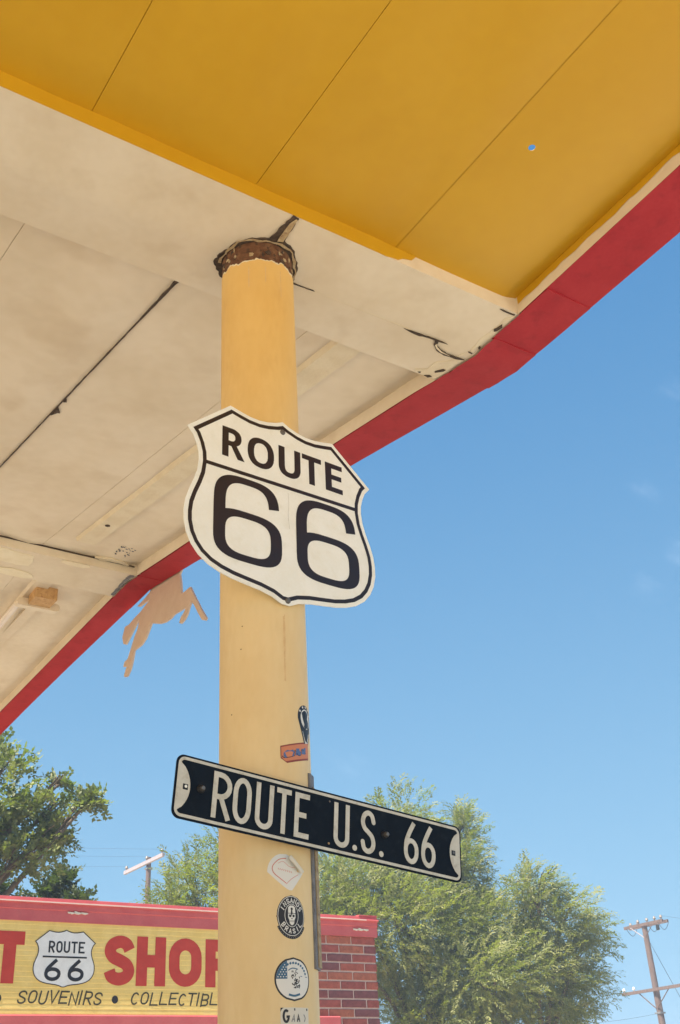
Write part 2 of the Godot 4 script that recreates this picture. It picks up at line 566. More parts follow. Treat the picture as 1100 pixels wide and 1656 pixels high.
	var rimpts := []
	for i in 49:
		var a := lerpf(-PI * 0.62, PI * 0.95, i / 48.0)
		var ro := 0.1235 + 0.004 * sin(a * 5.0) + 0.002 * sin(a * 17.0)
		rimpts.append([Vector2(sin(a), -cos(a)) * (ro - 0.007 - 0.003 * sin(a * 9.0)), Vector2(sin(a), -cos(a)) * ro])
	for i in 48:
		var p0 = rimpts[i]
		var p1 = rimpts[i + 1]
		rim.quad(on_under(p0[0].x, p0[0].y, 0.006), on_under(p1[0].x, p1[0].y, 0.006), on_under(p1[1].x, p1[1].y, 0.0055), on_under(p0[1].x, p0[1].y, 0.0055), 0)
	rim.extrude(ragged(xz([-0.004, 0.127, -0.008, 0.17, -0.007, 0.205, 0.0, 0.229, 0.005, 0.229, 0.010, 0.186, 0.013, 0.133]), 0.0012, 0.012, 8), 0.004, 0.0052, on_under)
	part(beam, "bent_rim", rim.mesh(), M.torn_edge)
	# cracks, chips and flaked paint
	var cr := [[0.574, -0.007, 0.613, -0.0035, 0.644, -0.0015, 0.703, 0.0035, 0.757, 0.0015, 0.709, -0.005, 0.669, -0.006, 0.645, -0.013, 0.626, -0.014],
		[0.704, 0.0, 0.722, -0.005, 0.729, -0.024, 0.76, -0.040, 0.796, -0.048, 0.871, -0.043, 0.852, -0.055, 0.792, -0.062, 0.75, -0.053, 0.719, -0.028],
		[0.858, 0.172, 0.868, 0.160, 0.866, 0.138, 0.858, 0.130, 0.850, 0.140], [0.862, 0.048, 0.872, 0.044, 0.873, 0.034, 0.864, 0.037],
		[0.843, 0.0065, 0.866, 0.0055, 0.866, 0.002, 0.85, 0.002], [0.836, -0.168, 0.842, -0.176, 0.860, -0.150, 0.862, -0.138, 0.852, -0.138],
		[0.822, -0.214, 0.842, -0.217, 0.852, -0.204, 0.838, -0.200], [0.79, -0.208, 0.80, -0.208, 0.797, -0.200],
		[0.80, 0.228, 0.865, 0.231, 0.865, 0.2265, 0.82, 0.2235], [0.126, -0.0025, 0.205, -0.0005, 0.214, -0.004, 0.126, -0.008]]
	for i in cr.size():
		part(beam, "crack", sheet(ragged(xz(cr[i]), 0.0012, 0.012, 20 + i), 0.001, 0.0034, on_under), M.dark_gap)
	part(beam, "splinter", sheet(xz([0.724, -0.017, 0.738, -0.031, 0.768, -0.046, 0.812, -0.0525, 0.77, -0.052, 0.741, -0.041, 0.724, -0.027]), 0.003, 0.0046, on_under), M.beige_light)
	# sheet joint along the bend, from the post to the crack
	part(beam, "sheet_joint", sheet(xz([0.21, -0.002, 0.60, -0.001, 0.60, -0.0030, 0.21, -0.0040]), -0.001, 0.0016, on_under), M.beige_light)
	# lighter skim along the end of the beam
	part(beam, "bare_patch", sheet(ragged(xz([0.872, 0.226, 0.846, 0.20, 0.852, 0.15, 0.842, 0.07, 0.852, 0.01, 0.835, -0.02, 0.838, -0.07, 0.80, -0.12, 0.805, -0.17, 0.77, -0.20, 0.78, -0.214, 0.872, -0.214]), 0.003, 0.02, 61), -0.001, 0.0011, on_under), M.beige_light)
	var beam2: Node = beam_nodes[1]
	var fl := [[-0.35, -2.94, 0.152, -2.958, 0.196, -2.959, 0.265, -2.970, 0.341, -2.978, 0.372, -3.05, 0.36, -3.11, 0.3, -3.13, 0.22, -3.12, 0.1, -3.14, -0.3, -3.10],
		[-0.2, -3.20, 0.22, -3.20, 0.30, -3.175, 0.396, -3.19, 0.43, -3.23, 0.40, -3.258, -0.2, -3.258], [0.497, -2.942, 0.526, -2.934, 0.637, -2.938, 0.655, -2.955, 0.626, -2.985, 0.538, -2.996, 0.50, -2.97]]
	for i in fl.size():
		part(beam2, "flaked_paint", sheet(ragged(xz(fl[i]), 0.005, 0.025, 70 + i), 0.0014, 0.0050, on_under), M.cream_flake)
	part(beam2, "panel_joint", box_mesh(Vector3(far_left, under(-2.93) + 0.046, -2.9285), Vector3(EDGE + 0.03, under(-2.93) + 0.053, -2.924)), M.dark_gap)
	part(beam2, "dark_joint", sheet(ragged(xz([0.885, -2.935, 0.912, -2.935, 0.916, -3.1, 0.918, -3.24, 0.900, -3.24, 0.898, -3.1]), 0.004, 0.02, 77), 0.0012, 0.0028, on_under), M.galvanised)
	# middle ceiling: open seam with torn corners, nail hole, flaking by the second beam
	var mids := [[-0.139, -0.226, -0.131, -0.232, -0.130, -0.255, -0.136, -0.30, -0.1365, -0.42, -0.1392, -0.60, -0.1392, -0.95, -0.1392, -1.28, -0.1395, -1.5, -0.1398, -2.2, -0.1422, -2.2, -0.1425, -1.5, -0.1425, -0.95, -0.1425, -0.6, -0.1432, -0.42, -0.146, -0.38, -0.143, -0.33, -0.146, -0.29],
		[-0.137, -1.355, -0.113, -1.398, -0.122, -1.402, -0.137, -1.44], [-0.137, -1.262, -0.125, -1.292, -0.137, -1.30], [0.509, -2.405, 0.517, -2.392, 0.530, -2.392, 0.536, -2.405, 0.528, -2.418, 0.515, -2.418],
		[-0.160, -0.214, -0.10, -0.222, -0.10, -0.228, -0.155, -0.224]]
	var mid_panel := t.get_node("ceiling_panel_020")
	for i in mids.size():
		part(mid_panel, "torn_gap", sheet(ragged(xz(mids[i]), 0.0009, 0.03, 80 + i), -0.004, 0.0066 if i != 3 else 0.0205, on_panel), M.dark_gap)
	var specks := RandomNumberGenerator.new()
	specks.seed = 4
	var flake_panel := t.get_node("ceiling_panel_018")
	for i in 22:
		var sp := MB.new()
		var cx := specks.randf_range(0.70, 0.80)
		var cz := specks.randf_range(-2.80, -2.64)
		var sl := specks.randf_range(0.003, 0.011)
		sp.extrude(poly([cx, -cz, cx + sl, -cz + 0.002, cx + sl * 0.8, -cz + 0.0055, cx - 0.001, -cz + 0.003]), 0.0, 0.013, on_panel)
		part(flake_panel, "flaked_speck", sp.mesh(), M.galvanised)
	part(flake_panel, "flaked_paint", sheet(ragged(xz([0.66, -2.90, 0.70, -2.885, 0.752, -2.865, 0.80, -2.872, 0.862, -2.905, 0.862, -2.918, 0.66, -2.918]), 0.006, 0.02, 90), 0.0, 0.0115, on_panel), M.beige_light)
	# raised ribs on the edge panels
	for rz in [[-0.224, -2.715], [-3.264, -6.3]]:
		var rb := MB.new()
		var nz := 20
		for k in nz:
			var za := lerpf(rz[0], rz[1], float(k) / nz)
			var zb := lerpf(rz[0], rz[1], float(k + 1) / nz)
			var prof := [[0.468, -0.006], [0.484, 0.017], [0.580, 0.017], [0.594, -0.006]]
			for j in 3:
				rb.quad(on_panel(prof[j][0], -za, prof[j][1]), on_panel(prof[j][0], -zb, prof[j][1]), on_panel(prof[j + 1][0], -zb, prof[j + 1][1]), on_panel(prof[j + 1][0], -za, prof[j + 1][1]), j)
		rb.quad(on_panel(0.594, -rz[1], -0.006), on_panel(0.580, -rz[1], 0.017), on_panel(0.484, -rz[1], 0.017), on_panel(0.468, -rz[1], -0.006))
		part(t, "rib", rb.mesh(), M.beige_light if rz[0] > -1 else M.beige)
	# edge fascia: tan inner lip, red soffit with lapped sheets, red outer face
	var inner := func(z: float) -> float:
		if z > -0.25:
			return 0.875 - clampf((z - 0.24) * 0.012, -0.005, 0.012)
		return lerpf(0.875, 0.922, smoothstep(-0.7, -3.1, z))
	var lip := MB.new()
	var zs := []
	for k in 97:
		zs.append(lerpf(3.44, -6.35, k / 96.0))
	for k in 96:
		var za: float = zs[k]
		var zb: float = zs[k + 1]
		lip.quad(Vector3(inner.call(zb), under(zb), zb), Vector3(inner.call(za), under(za), za), Vector3(inner.call(za), under(za) + 0.2, za), Vector3(inner.call(zb), under(zb) + 0.2, zb), 0)
		lip.quad(Vector3(1.0, under(za) + 0.2, za), Vector3(1.0, under(zb) + 0.2, zb), Vector3(inner.call(zb), under(zb) + 0.2, zb), Vector3(inner.call(za), under(za) + 0.2, za), 1)
	var lipn := part(t, "inner_lip", lip.mesh(), M.beige)
	# yellow brushed over the top of the tan lip beside the yellow ceiling
	var yb := MB.new()
	var brush := noise(77, 2.2, 3)
	var yz := 3.1
	while yz > 0.245:
		var za := yz
		var zb := maxf(yz - 0.03, 0.243)
		var ha := 0.040 + brush.get_noise_1d(za * 5.0) * 0.011
		var hb := 0.040 + brush.get_noise_1d(zb * 5.0) * 0.011
		yb.quad(Vector3(inner.call(zb) - 0.0015, under(zb) + hb, zb), Vector3(inner.call(za) - 0.0015, under(za) + ha, za), Vector3(inner.call(za) - 0.0015, under(za) + 0.09, za), Vector3(inner.call(zb) - 0.0015, under(zb) + 0.09, zb))
		yz = zb - 0.00001 if zb <= 0.243 else zb
	part(lipn, "yellow_paint", yb.mesh(), M.yellow)
	var outer := func(z: float) -> float:
		return 1.067 + 0.006 * sin(z * 1.7) - (0.012 * exp(-pow((z + 1.05) / 0.5, 2.0)))
	# red sheets: [z start, z end, drop below the one they lap over]
	var reds := [[3.44, 0.36, 0.0], [0.38, 0.10, 0.0025], [0.11, -0.14, 0.005], [-0.13, -1.62, 0.0022], [-1.60, -2.92, 0.0045], [-2.90, -3.34, 0.007], [-3.32, -6.35, 0.0045]]
	var rn := noise(99, 3.2, 3)
	for r in reds:
		var mb := MB.new()
		var nz := maxi(5, int((r[0] - r[1]) / 0.05))
		var nx := 6
		var crumple := 0.006 if r[0] < 0.4 and r[1] > -0.2 else 0.0022
		var f := func(i: int, k: int) -> Vector3:
			var z := lerpf(r[0], r[1], float(k) / nz)
			var xi: float = inner.call(z)
			if absf(z) < 0.25:
				xi += rn.get_noise_1d(z * 9.0) * 0.008 - 0.002
			var x := lerpf(xi, outer.call(z), float(i) / nx)
			return Vector3(x, under(z) - 0.0015 - r[2] - absf(rn.get_noise_2d(x * 4.0, z * 3.0)) * crumple, z)
		for k in nz:
			for i in nx:
				mb.quad(f.call(i, k), f.call(i, k + 1), f.call(i + 1, k + 1), f.call(i + 1, k), 0)
			var o0: Vector3 = f.call(nx, k)
			var o1: Vector3 = f.call(nx, k + 1)
			mb.quad(o0, o1, o1 + Vector3(0.0, 0.30, 0), o0 + Vector3(0.0, 0.30, 0), 2)
			mb.quad(o0 + Vector3(0, 0.30, 0), o1 + Vector3(0, 0.30, 0), o1 + Vector3(-0.21, 0.30, 0), o0 + Vector3(-0.21, 0.30, 0), 3)
		for i in nx:      # turned edge where one sheet laps the next
			for k in [0, nz]:
				var a: Vector3 = f.call(i, k)
				var b: Vector3 = f.call(i + 1, k)
				mb.quad(a, b, b + Vector3(0, 0.008, 0), a + Vector3(0, 0.008, 0))
		part(t, "fascia_sheet", mb.mesh(), M.red)

# an edge panel with a round hole through the sheet
func holed_panel(x0: float, x1: float, z0: float, z1: float, hole: Vector2, r: float, bulge: Callable) -> ArrayMesh:
	var mb := MB.new()
	var f := func(x: float, z: float, up: float) -> Vector3:
		return Vector3(x, under(z) + LIFT + bulge.call((x - x0) / (x1 - x0), z) + up, z)
	var xs := []
	var zz := []
	var hw := 0.03
	for k in 9:
		xs.append(lerpf(x0, hole.x - hw, k / 8.0))
	for k in range(0, 25):
		xs.append(lerpf(hole.x + hw, x1, k / 24.0))
	for k in 16:
		zz.append(lerpf(z0, hole.y + hw, k / 15.0))
	for k in 8:
		zz.append(lerpf(hole.y - hw, z1, k / 7.0))
	for i in xs.size() - 1:
		for k in zz.size() - 1:
			if i == 8 and k == 15:
				continue
			for up in [0.0, 0.0009]:
				var a: Vector3 = f.call(xs[i], zz[k], up)
				var b: Vector3 = f.call(xs[i], zz[k + 1], up)
				var c: Vector3 = f.call(xs[i + 1], zz[k + 1], up)
				var d: Vector3 = f.call(xs[i + 1], zz[k], up)
				if up == 0.0:
					mb.quad(a, b, c, d, 0)
				else:
					mb.quad(d, c, b, a, 1)
	# square ring with a round inside
	var n := 32
	for i in n:
		var a0 := TAU * i / n
		var a1 := TAU * (i + 1) / n
		var sq := func(a: float) -> Vector2:
			var d := Vector2(cos(a), sin(a))
			return hole + d * (hw / maxf(absf(d.x), absf(d.y)))
		var ci := func(a: float) -> Vector2:
			return hole + Vector2(cos(a), sin(a)) * r
		var s0: Vector2 = sq.call(a0)
		var s1: Vector2 = sq.call(a1)
		var c0: Vector2 = ci.call(a0)
		var c1: Vector2 = ci.call(a1)
		mb.quad(f.call(s0.x, s0.y, 0.0), f.call(s1.x, s1.y, 0.0), f.call(c1.x, c1.y, 0.0), f.call(c0.x, c0.y, 0.0), 0)
		mb.quad(f.call(c0.x, c0.y, 0.0009), f.call(c1.x, c1.y, 0.0009), f.call(s1.x, s1.y, 0.0009), f.call(s0.x, s0.y, 0.0009), 1)
		mb.quad(f.call(c0.x, c0.y, 0.0), f.call(c1.x, c1.y, 0.0), f.call(c1.x, c1.y, 0.0009), f.call(c0.x, c0.y, 0.0009), 3)
	return mb.mesh()

# ------------------------------------------------------------------ post
const PR := 0.11
func build_post():
	var t := thing("support_pole", "round yellow steel post holding up the canopy, rusty at its top", "pole")
	var mb := MB.new()
	var n := 144
	var top := noise(501, 2.6, 4)
	var rings := [-0.02, 0.5, 1.0, 1.5, 2.0, 2.5, 2.7, 2.9, 3.1, 3.3, 3.5, 3.7, 3.8]
	for i in n:
		var a0 := TAU * i / n
		var a1 := TAU * (i + 1) / n
		for k in rings.size():
			var y0: float = rings[k]
			var ya := 3.905 + top.get_noise_2d(cos(a0), sin(a0)) * 0.016
			var yb := 3.905 + top.get_noise_2d(cos(a1), sin(a1)) * 0.016
			if k < rings.size() - 1:
				ya = rings[k + 1]
				yb = ya
			mb.quad(Vector3(sin(a0) * PR, y0, cos(a0) * PR), Vector3(sin(a1) * PR, y0, cos(a1) * PR), Vector3(sin(a1) * PR, yb, cos(a1) * PR), Vector3(sin(a0) * PR, ya, cos(a0) * PR), 0)
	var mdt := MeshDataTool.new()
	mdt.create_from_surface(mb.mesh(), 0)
	for i in mdt.get_vertex_count():       # golden bounce off the yellow ceiling painted into the upper shaft, fading downwards
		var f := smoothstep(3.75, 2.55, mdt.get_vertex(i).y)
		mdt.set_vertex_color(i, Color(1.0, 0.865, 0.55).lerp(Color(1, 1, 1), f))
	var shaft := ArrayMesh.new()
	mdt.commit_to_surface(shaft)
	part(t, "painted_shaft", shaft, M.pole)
	var rc := MB.new()
	rc.tube(PackedVector3Array([Vector3(0, 3.6, 0), Vector3(0, 3.93, 0), Vector3(0, 4.06, 0)]), PackedFloat32Array([0.1085, 0.1085, 0.1085]), 48)
	part(t, "rusty_top", rc.mesh(), M.rust)
	# primer showing along the broken paint edge
	var pe := MB.new()
	for i in n:
		var a0 := TAU * i / n
		var a1 := TAU * (i + 1) / n
		var h0 := 0.003 + 0.012 * absf(top.get_noise_2d(cos(a0) * 1.5 + 9, sin(a0) * 1.5))
		var h1 := 0.003 + 0.012 * absf(top.get_noise_2d(cos(a1) * 1.5 + 9, sin(a1) * 1.5))
		var ya := 3.905 + top.get_noise_2d(cos(a0), sin(a0)) * 0.016
		var yb := 3.905 + top.get_noise_2d(cos(a1), sin(a1)) * 0.016
		var q := PR - 0.0006
		pe.quad(Vector3(sin(a0) * q, ya - 0.01, cos(a0) * q), Vector3(sin(a1) * q, yb - 0.01, cos(a1) * q), Vector3(sin(a1) * q, yb + h1, cos(a1) * q), Vector3(sin(a0) * q, ya + h0, cos(a0) * q), 0)
	part(t, "bare_primer", pe.mesh(), M.beige_light)
	# old paint and primer clinging to the rusty collar, and a run of rust under the shield's lower bolt
	var fr := RandomNumberGenerator.new()
	fr.seed = 15
	for i in 26:
		var f := on_post(fr.randf_range(-120, 60), fr.randf_range(3.925, 3.968), false)
		var wd := fr.randf_range(0.0015, 0.010)
		var ht := fr.randf_range(0.002, 0.012)
		part(t, "paint_scab", sheet(ragged(disc(0, 0, wd, ht, 7), minf(wd, ht) * 0.45, 0.003, 900 + i), -0.0012, 0.0002 + i * 0.00001, f), [M.torn_edge, M.strip_face, M.dark_gap, M.dark_gap][i % 4])
	for sd in [[-2.6, 2.66, 0.0022, 0.085], [-1.2, 2.70, 0.0012, 0.05], [-44, 3.84, 0.002, 0.04], [8, 3.83, 0.0016, 0.05], [-18, 3.85, 0.0016, 0.03]]:
		var f := on_post(sd[0], sd[1], false)
		part(t, "rust_run", patch(-sd[3], sd[3], func(v): return Vector2(-sd[2], sd[2]) * (0.5 + 0.5 * absf(sin(v * 90.0))), 0.0004, f, 24, 2), M.rust_run)
	# small pocks
	var pk := MB.new()
	for p in [[-58, 2.72], [-60, 2.66], [-20, 2.035], [-38, 2.30], [-75, 2.5]]:
		var f := on_post(p[0], p[1], false)
		pk.extrude(disc(0, 0, 0.0017, 0.0014, 8), 0.0002, 0.0006, f)
	part(t, "pock_mark", pk.mesh(), M.rust)
	# the steel strip up the right side that the street sign is fixed to
	var sx := Transform3D(Basis(Vector3.UP, deg_to_rad(43.0)), Vector3.ZERO)
	var s := thing("mounting_strip", "weathered steel strip on the right side of the yellow post behind the street sign", "bracket", Transform3D(sx.basis, Vector3(0, 1.933, 0)))
	var sm := MB.new()
	sm.extrude(poly([-0.016, 0.095, 0.021, 0.095, 0.021, 0.1125, 0.018, 0.1150, -0.013, 0.1150, -0.016, 0.1125]), 0.0, 0.43, func(u, v, w): return Vector3(u, w, v))
	part(s, "channel", sm.mesh(), M.galvanised)
	part(s, "face_plate", box_mesh(Vector3(-0.003, 0.004, 0.1152), Vector3(0.0205, 0.40, 0.1176)), M.strip_face)

# a point on the post's skin: u metres round it, v metres up, from the centre azimuth and height; local to that centre
func on_post(az: float, y: float, local := true) -> Callable:
	var a0 := deg_to_rad(az)
	var o := Vector3(sin(a0) * PR, y, cos(a0) * PR) if local else Vector3.ZERO
	return func(u: float, v: float, w: float) -> Vector3:
		var a := a0 + u / PR
		return Vector3(sin(a) * (PR + w), y + v, cos(a) * (PR + w)) - o

# a patch with curved sides bent round the post: left(v) and right(v) give its extent
func patch(v0: float, v1: float, ext: Callable, w: float, map: Callable, rows := 20, cols := 10) -> ArrayMesh:
	var mb := MB.new()
	for r in rows:
		var va := lerpf(v0, v1, float(r) / rows)
		var vb := lerpf(v0, v1, float(r + 1) / rows)
		var ea: Vector2 = ext.call(va)
		var eb: Vector2 = ext.call(vb)
		for c in cols:
			var a := float(c) / cols
			var b := float(c + 1) / cols
			mb.quad(map.call(lerpf(ea.x, ea.y, a), va, w), map.call(lerpf(ea.x, ea.y, b), va, w), map.call(lerpf(eb.x, eb.y, b), vb, w), map.call(lerpf(eb.x, eb.y, a), vb, w), 0)
	return mb.mesh()

func oval(rx: float, ry: float) -> Callable:
	return func(v: float) -> Vector2:
		var k := rx * sqrt(maxf(0.0001, 1.0 - v * v / (ry * ry)))
		return Vector2(-k, k)

func sticker(called: String, label: String, az: float, y: float) -> Node3D:
	var a := deg_to_rad(az)
	return thing(called, label, "sticker", Transform3D(Basis(), Vector3(sin(a) * PR, y, cos(a) * PR)), "stickers on the yellow post")

func build_stickers():
	# round black club sticker
	var f := on_post(-2.0, 2.036)
	var t := sticker("oval_sticker", "black oval sticker with a white skull and the words INSANOS BRASIL", -2.0, 2.036)
	part(t, "backing", patch(-0.043, 0.043, oval(0.0345, 0.043), 0.0004, f), M.st_black)
	var mb := MB.new()
	mb.stroke(disc(0, 0, 0.0322, 0.0405, 40), 0.0012, 0.0007, f, true)
	mb.stroke(disc(0, 0.001, 0.0165, 0.0235, 36), 0.0012, 0.0007, f, true)
	part(t, "rim_line", mb.mesh(), M.st_white)
	var words := MB.new()
	for wd in [["INSANOS", 1.0], ["BRASIL", -1.0]]:
		var s: String = wd[0]
		var sg: float = wd[1]
		for i in s.length():
			var k := (i - (s.length() - 1) * 0.5)
			var th := deg_to_rad(k * (21.0 if sg > 0 else 22.0))
			var c := Vector2(sin(th) * 0.0243, cos(th) * 0.0318 * sg + 0.0005)
			draw_glyph(words, s[i], c.x - 0.0036, c.y - 0.0052, 0.0072, 0.0104, 0.0019, 0.0008, 0.00008, f, false, 0.0, -th * 0.8 * sg, c)
	part(t, "lettering", words.mesh(), M.st_white)
	var sk := MB.new()
	sk.extrude(poly([-0.009, 0.006, -0.0085, 0.0175, -0.004, 0.0215, 0.004, 0.0215, 0.0085, 0.0175, 0.009, 0.006]), 0.0007, 0.0007, f)
	sk.extrude(poly([-0.009, 0.0048, 0.009, 0.0048, 0.0092, -0.003, 0.006, -0.009, 0.0055, -0.015, 0.002, -0.019, -0.002, -0.019, -0.0055, -0.015, -0.006, -0.009, -0.0092, -0.003]), 0.0007, 0.0007, f)
	part(t, "skull", sk.mesh(), M.st_white)
	var se := MB.new()
	for d in [[-0.0042, 0.0, 0.0029], [0.0042, 0.0, 0.0029], [0.0, -0.0055, 0.0014], [0.0, 0.0145, 0.0028]]:
		se.extrude(disc(d[0], d[1], d[2], d[2], 12), 0.001, 0.001, f)
	for k in 4:
		se.stroke(line(-0.0036 + k * 0.0024, -0.009, -0.0036 + k * 0.0024, -0.0125), 0.0008, 0.001, f)
	part(t, "skull_shadow", se.mesh(), M.st_black)
	var rb := MB.new()
	for k in 12:
		var p := deg_to_rad(lerpf(208, 332, k / 12.0))
		var q := deg_to_rad(lerpf(208, 332, (k + 1) / 12.0))
		rb.quad(f.call(cos(p) * 0.0385, sin(p) * 0.0475, 0.0006), f.call(cos(q) * 0.0385, sin(q) * 0.0475, 0.0006), f.call(cos(q) * 0.0345, sin(q) * 0.0425, 0.0006), f.call(cos(p) * 0.0345, sin(p) * 0.0425, 0.0006))
	part(t, "ribbon", rb.mesh(), M.st_black)
	var rl := MB.new()
	for k in 16:
		var p := deg_to_rad(lerpf(212, 328, k / 15.0))
		rl.stroke(PackedVector2Array([Vector2(cos(p) * 0.0353, sin(p) * 0.0437), Vector2(cos(p) * 0.0376, sin(p) * 0.0462)]), 0.001, 0.0009, f)
	part(t, "ribbon_print", rl.mesh(), M.st_grey)
	# round flag sticker
	f = on_post(-1.4, 1.909)
	t = sticker("round_sticker", "round white sticker with a starred blue corner and a dark rim", -1.4, 1.909)
	part(t, "backing", patch(-0.043, 0.043, oval(0.0435, 0.043), 0.0004, f, 20, 14), M.st_black)
	part(t, "face", patch(-0.0395, 0.0395, oval(0.040, 0.0395), 0.0008, f, 20, 14), M.st_white)
	var can := func(v: float) -> Vector2:
		var k := 0.0398 * sqrt(maxf(0.0, 1.0 - v * v / (0.0393 * 0.0393)))
		return Vector2(-k, -minf(k, 0.0155))
	part(t, "blue_corner", patch(0.0005, 0.036, can, 0.0011, f, 14, 6), M.st_teal)
	var stars := MB.new()
	for r in 6:
		for c in 4:
			var p := Vector2(-0.036 + c * 0.006 + (0.003 if r % 2 else 0.0), 0.0045 + r * 0.0047)
			if p.length() < 0.037 and p.x < -0.017:
				stars.extrude(disc(p.x, p.y, 0.0013, 0.0013, 8), 0.0014, 0.0014, f)
	part(t, "star", stars.mesh(), M.st_white)
	var art := MB.new()
	var r2 := RandomNumberGenerator.new()
	r2.seed = 12
	for k in 34:
		var v := r2.randf_range(-0.020, 0.014)
		var u := r2.randfn(0.002, 0.0045) * (1.25 - v * 18.0)
		art.stroke(spline(PackedVector2Array([Vector2(u, v), Vector2(u + r2.randf_range(-0.003, 0.003), v + 0.003), Vector2(u + r2.randf_range(-0.004, 0.004), v + r2.randf_range(-0.001, 0.006))]), 3), r2.randf_range(0.0009, 0.002), 0.0011 + k * 0.000004, f)
	part(t, "drawing", art.mesh(), M.st_black)
	var art2 := MB.new()
	for k in 9:
		var th := deg_to_rad(120 - k * 12.0)
		art2.stroke(PackedVector2Array([Vector2(cos(th) * 0.031, sin(th) * 0.031), Vector2(cos(th - 0.13) * 0.033, sin(th - 0.13) * 0.033)]), 0.0042, 0.00112 + k * 0.000004, f)
	art2.stroke(spline(PackedVector2Array([Vector2(-0.013, 0.017), Vector2(-0.003, 0.0215), Vector2(0.010, 0.0195)]), 5), 0.002, 0.00115, f)
	art2.stroke(line(0.016, 0.006, 0.036, 0.0045), 0.0012, 0.00115, f)
	art2.stroke(spline(PackedVector2Array([Vector2(-0.013, -0.030), Vector2(0.0, -0.0325), Vector2(0.014, -0.029)]), 5), 0.0042, 0.00115, f)
	part(t, "teal_print", art2.mesh(), M.st_teal)
	# plate-like sticker at the bottom
	f = on_post(0.0, 1.836)
	t = sticker("plate_sticker", "small cream sticker with a bold G and letters A A, lowest on the post", 0.0, 1.836)
	var rect := func(_v: float) -> Vector2: return Vector2(-0.0345, 0.0345)
	part(t, "backing", patch(-0.018, 0.018, rect, 0.0004, f, 4, 12), M.st_paper)
	var gl := MB.new()
	draw_glyph(gl, "G", -0.0305, -0.0115, 0.016, 0.0265, 0.0048, 0.0008, 0.0001, f)
	draw_glyph(gl, "A", 0.0015, -0.009, 0.009, 0.0145, 0.0026, 0.0008, 0.0001, f)
	gl.extrude(poly([-0.004, 0.012, 0.031, 0.012, 0.031, 0.0165, -0.004, 0.0165]), 0.0008, 0.0008, f)
	gl.extrude(poly([-0.0345, 0.0178, -0.0345, 0.010, -0.032, 0.0145, -0.028, 0.0178]), 0.0008, 0.0008, f)
	part(t, "lettering", gl.mesh(), M.st_black)
	var gg := MB.new()
	draw_glyph(gg, "A", -0.0115, -0.009, 0.009, 0.0145, 0.0022, 0.0008, 0.0001, f, false, 0.2)
	gg.stroke(spline(PackedVector2Array([Vector2(0.020, 0.005), Vector2(0.024, -0.002), Vector2(0.021, -0.009)]), 4), 0.002, 0.0008, f)
	part(t, "worn_print", gg.mesh(), M.st_grey)
	# peeling white sticker
	f = on_post(-5.0, 2.128)
	t = sticker("peeling_sticker", "faded white heart-like sticker peeling off in a curl on its right", -5.0, 2.128)
	var heart := func(v: float) -> Vector2:
		if v > 0.0:
			var k := sqrt(maxf(0.001, 1.0 - pow(v / 0.039, 2.0)))
			return Vector2(-0.012 - 0.036 * k, minf(-0.012 + 0.034 * k, 0.042 - v * 1.15))
		var s := clampf(1.0 + v / 0.039, 0.0, 1.0)
		return Vector2(lerpf(0.004, -0.048, sqrt(s) * 0.4 + s * 0.6), lerpf(0.008, 0.040, s))
	part(t, "backing", patch(-0.0385, 0.038, heart, 0.0004, f, 30, 12), M.st_white)
	var pr := MB.new()
	pr.stroke(spline(PackedVector2Array([Vector2(-0.005, 0.029), Vector2(-0.022, 0.026), Vector2(-0.036, 0.012), Vector2(-0.034, -0.002), Vector2(-0.020, -0.014), Vector2(-0.006, -0.024)]), 6), 0.0017, 0.0008, f)
	pr.stroke(spline(PackedVector2Array([Vector2(-0.006, -0.026), Vector2(0.008, -0.014), Vector2(0.026, -0.004)]), 6), 0.001, 0.0008, f)
	pr.stroke(spline(PackedVector2Array([Vector2(-0.024, 0.018), Vector2(-0.012, 0.022), Vector2(0.002, 0.012), Vector2(0.018, 0.010)]), 6), 0.0008, 0.0008, f)
	for k in 7:
		pr.stroke(line(-0.024 + k * 0.005, 0.008 - k * 0.001, -0.021 + k * 0.005, 0.004 - k * 0.001), 0.0011, 0.0008, f)
	part(t, "red_print", pr.mesh(), M.st_red)
	var cu := MB.new()
	for k in 10:
		var a := PI * 1.25 * k / 10.0
		var b := PI * 1.25 * (k + 1) / 10.0
		var dir := Vector2(0.72, 0.69)
		var al := Vector2(0.69, -0.72)
		var r := 0.0062
		var o := Vector2(0.012, 0.018)
		var pa := o + dir * sin(a) * r
		var pb := o + dir * sin(b) * r
		for e in 6:
			var la := al * lerpf(-0.018, 0.026, e / 6.0)
			var lb := al * lerpf(-0.018, 0.026, (e + 1) / 6.0)
			cu.quad(f.call(pa.x + la.x, pa.y + la.y, 0.001 + r * (1 - cos(a))), f.call(pa.x + lb.x, pa.y + lb.y, 0.001 + r * (1 - cos(a))), f.call(pb.x + lb.x, pb.y + lb.y, 0.001 + r * (1 - cos(b))), f.call(pb.x + la.x, pb.y + la.y, 0.001 + r * (1 - cos(b))), 0)
	part(t, "peeling_curl", cu.mesh(), M.st_paper)
	# orange strip sticker
	f = on_post(13.0, 2.405)
	t = sticker("orange_sticker", "orange strip sticker with blue lettering between dark red edges", 13.0, 2.405)
	var orange := func(v: float) -> Vector2: return Vector2(-0.047 + clampf(-v - 0.008, 0, 0.02) * 1.1, 0.047)
	var tilt := func(u, v, w): return f.call(u, v + u * 0.28, w)
	part(t, "backing", patch(-0.023, 0.021, orange, 0.0004, tilt, 6, 14), M.st_maroon)
	part(t, "face", patch(-0.0185, 0.0175, func(v): return Vector2(-0.045 + clampf(-v - 0.008, 0, 0.02) * 1.1, 0.0475), 0.0008, tilt, 6, 14), M.st_orange)
	var bl := MB.new()
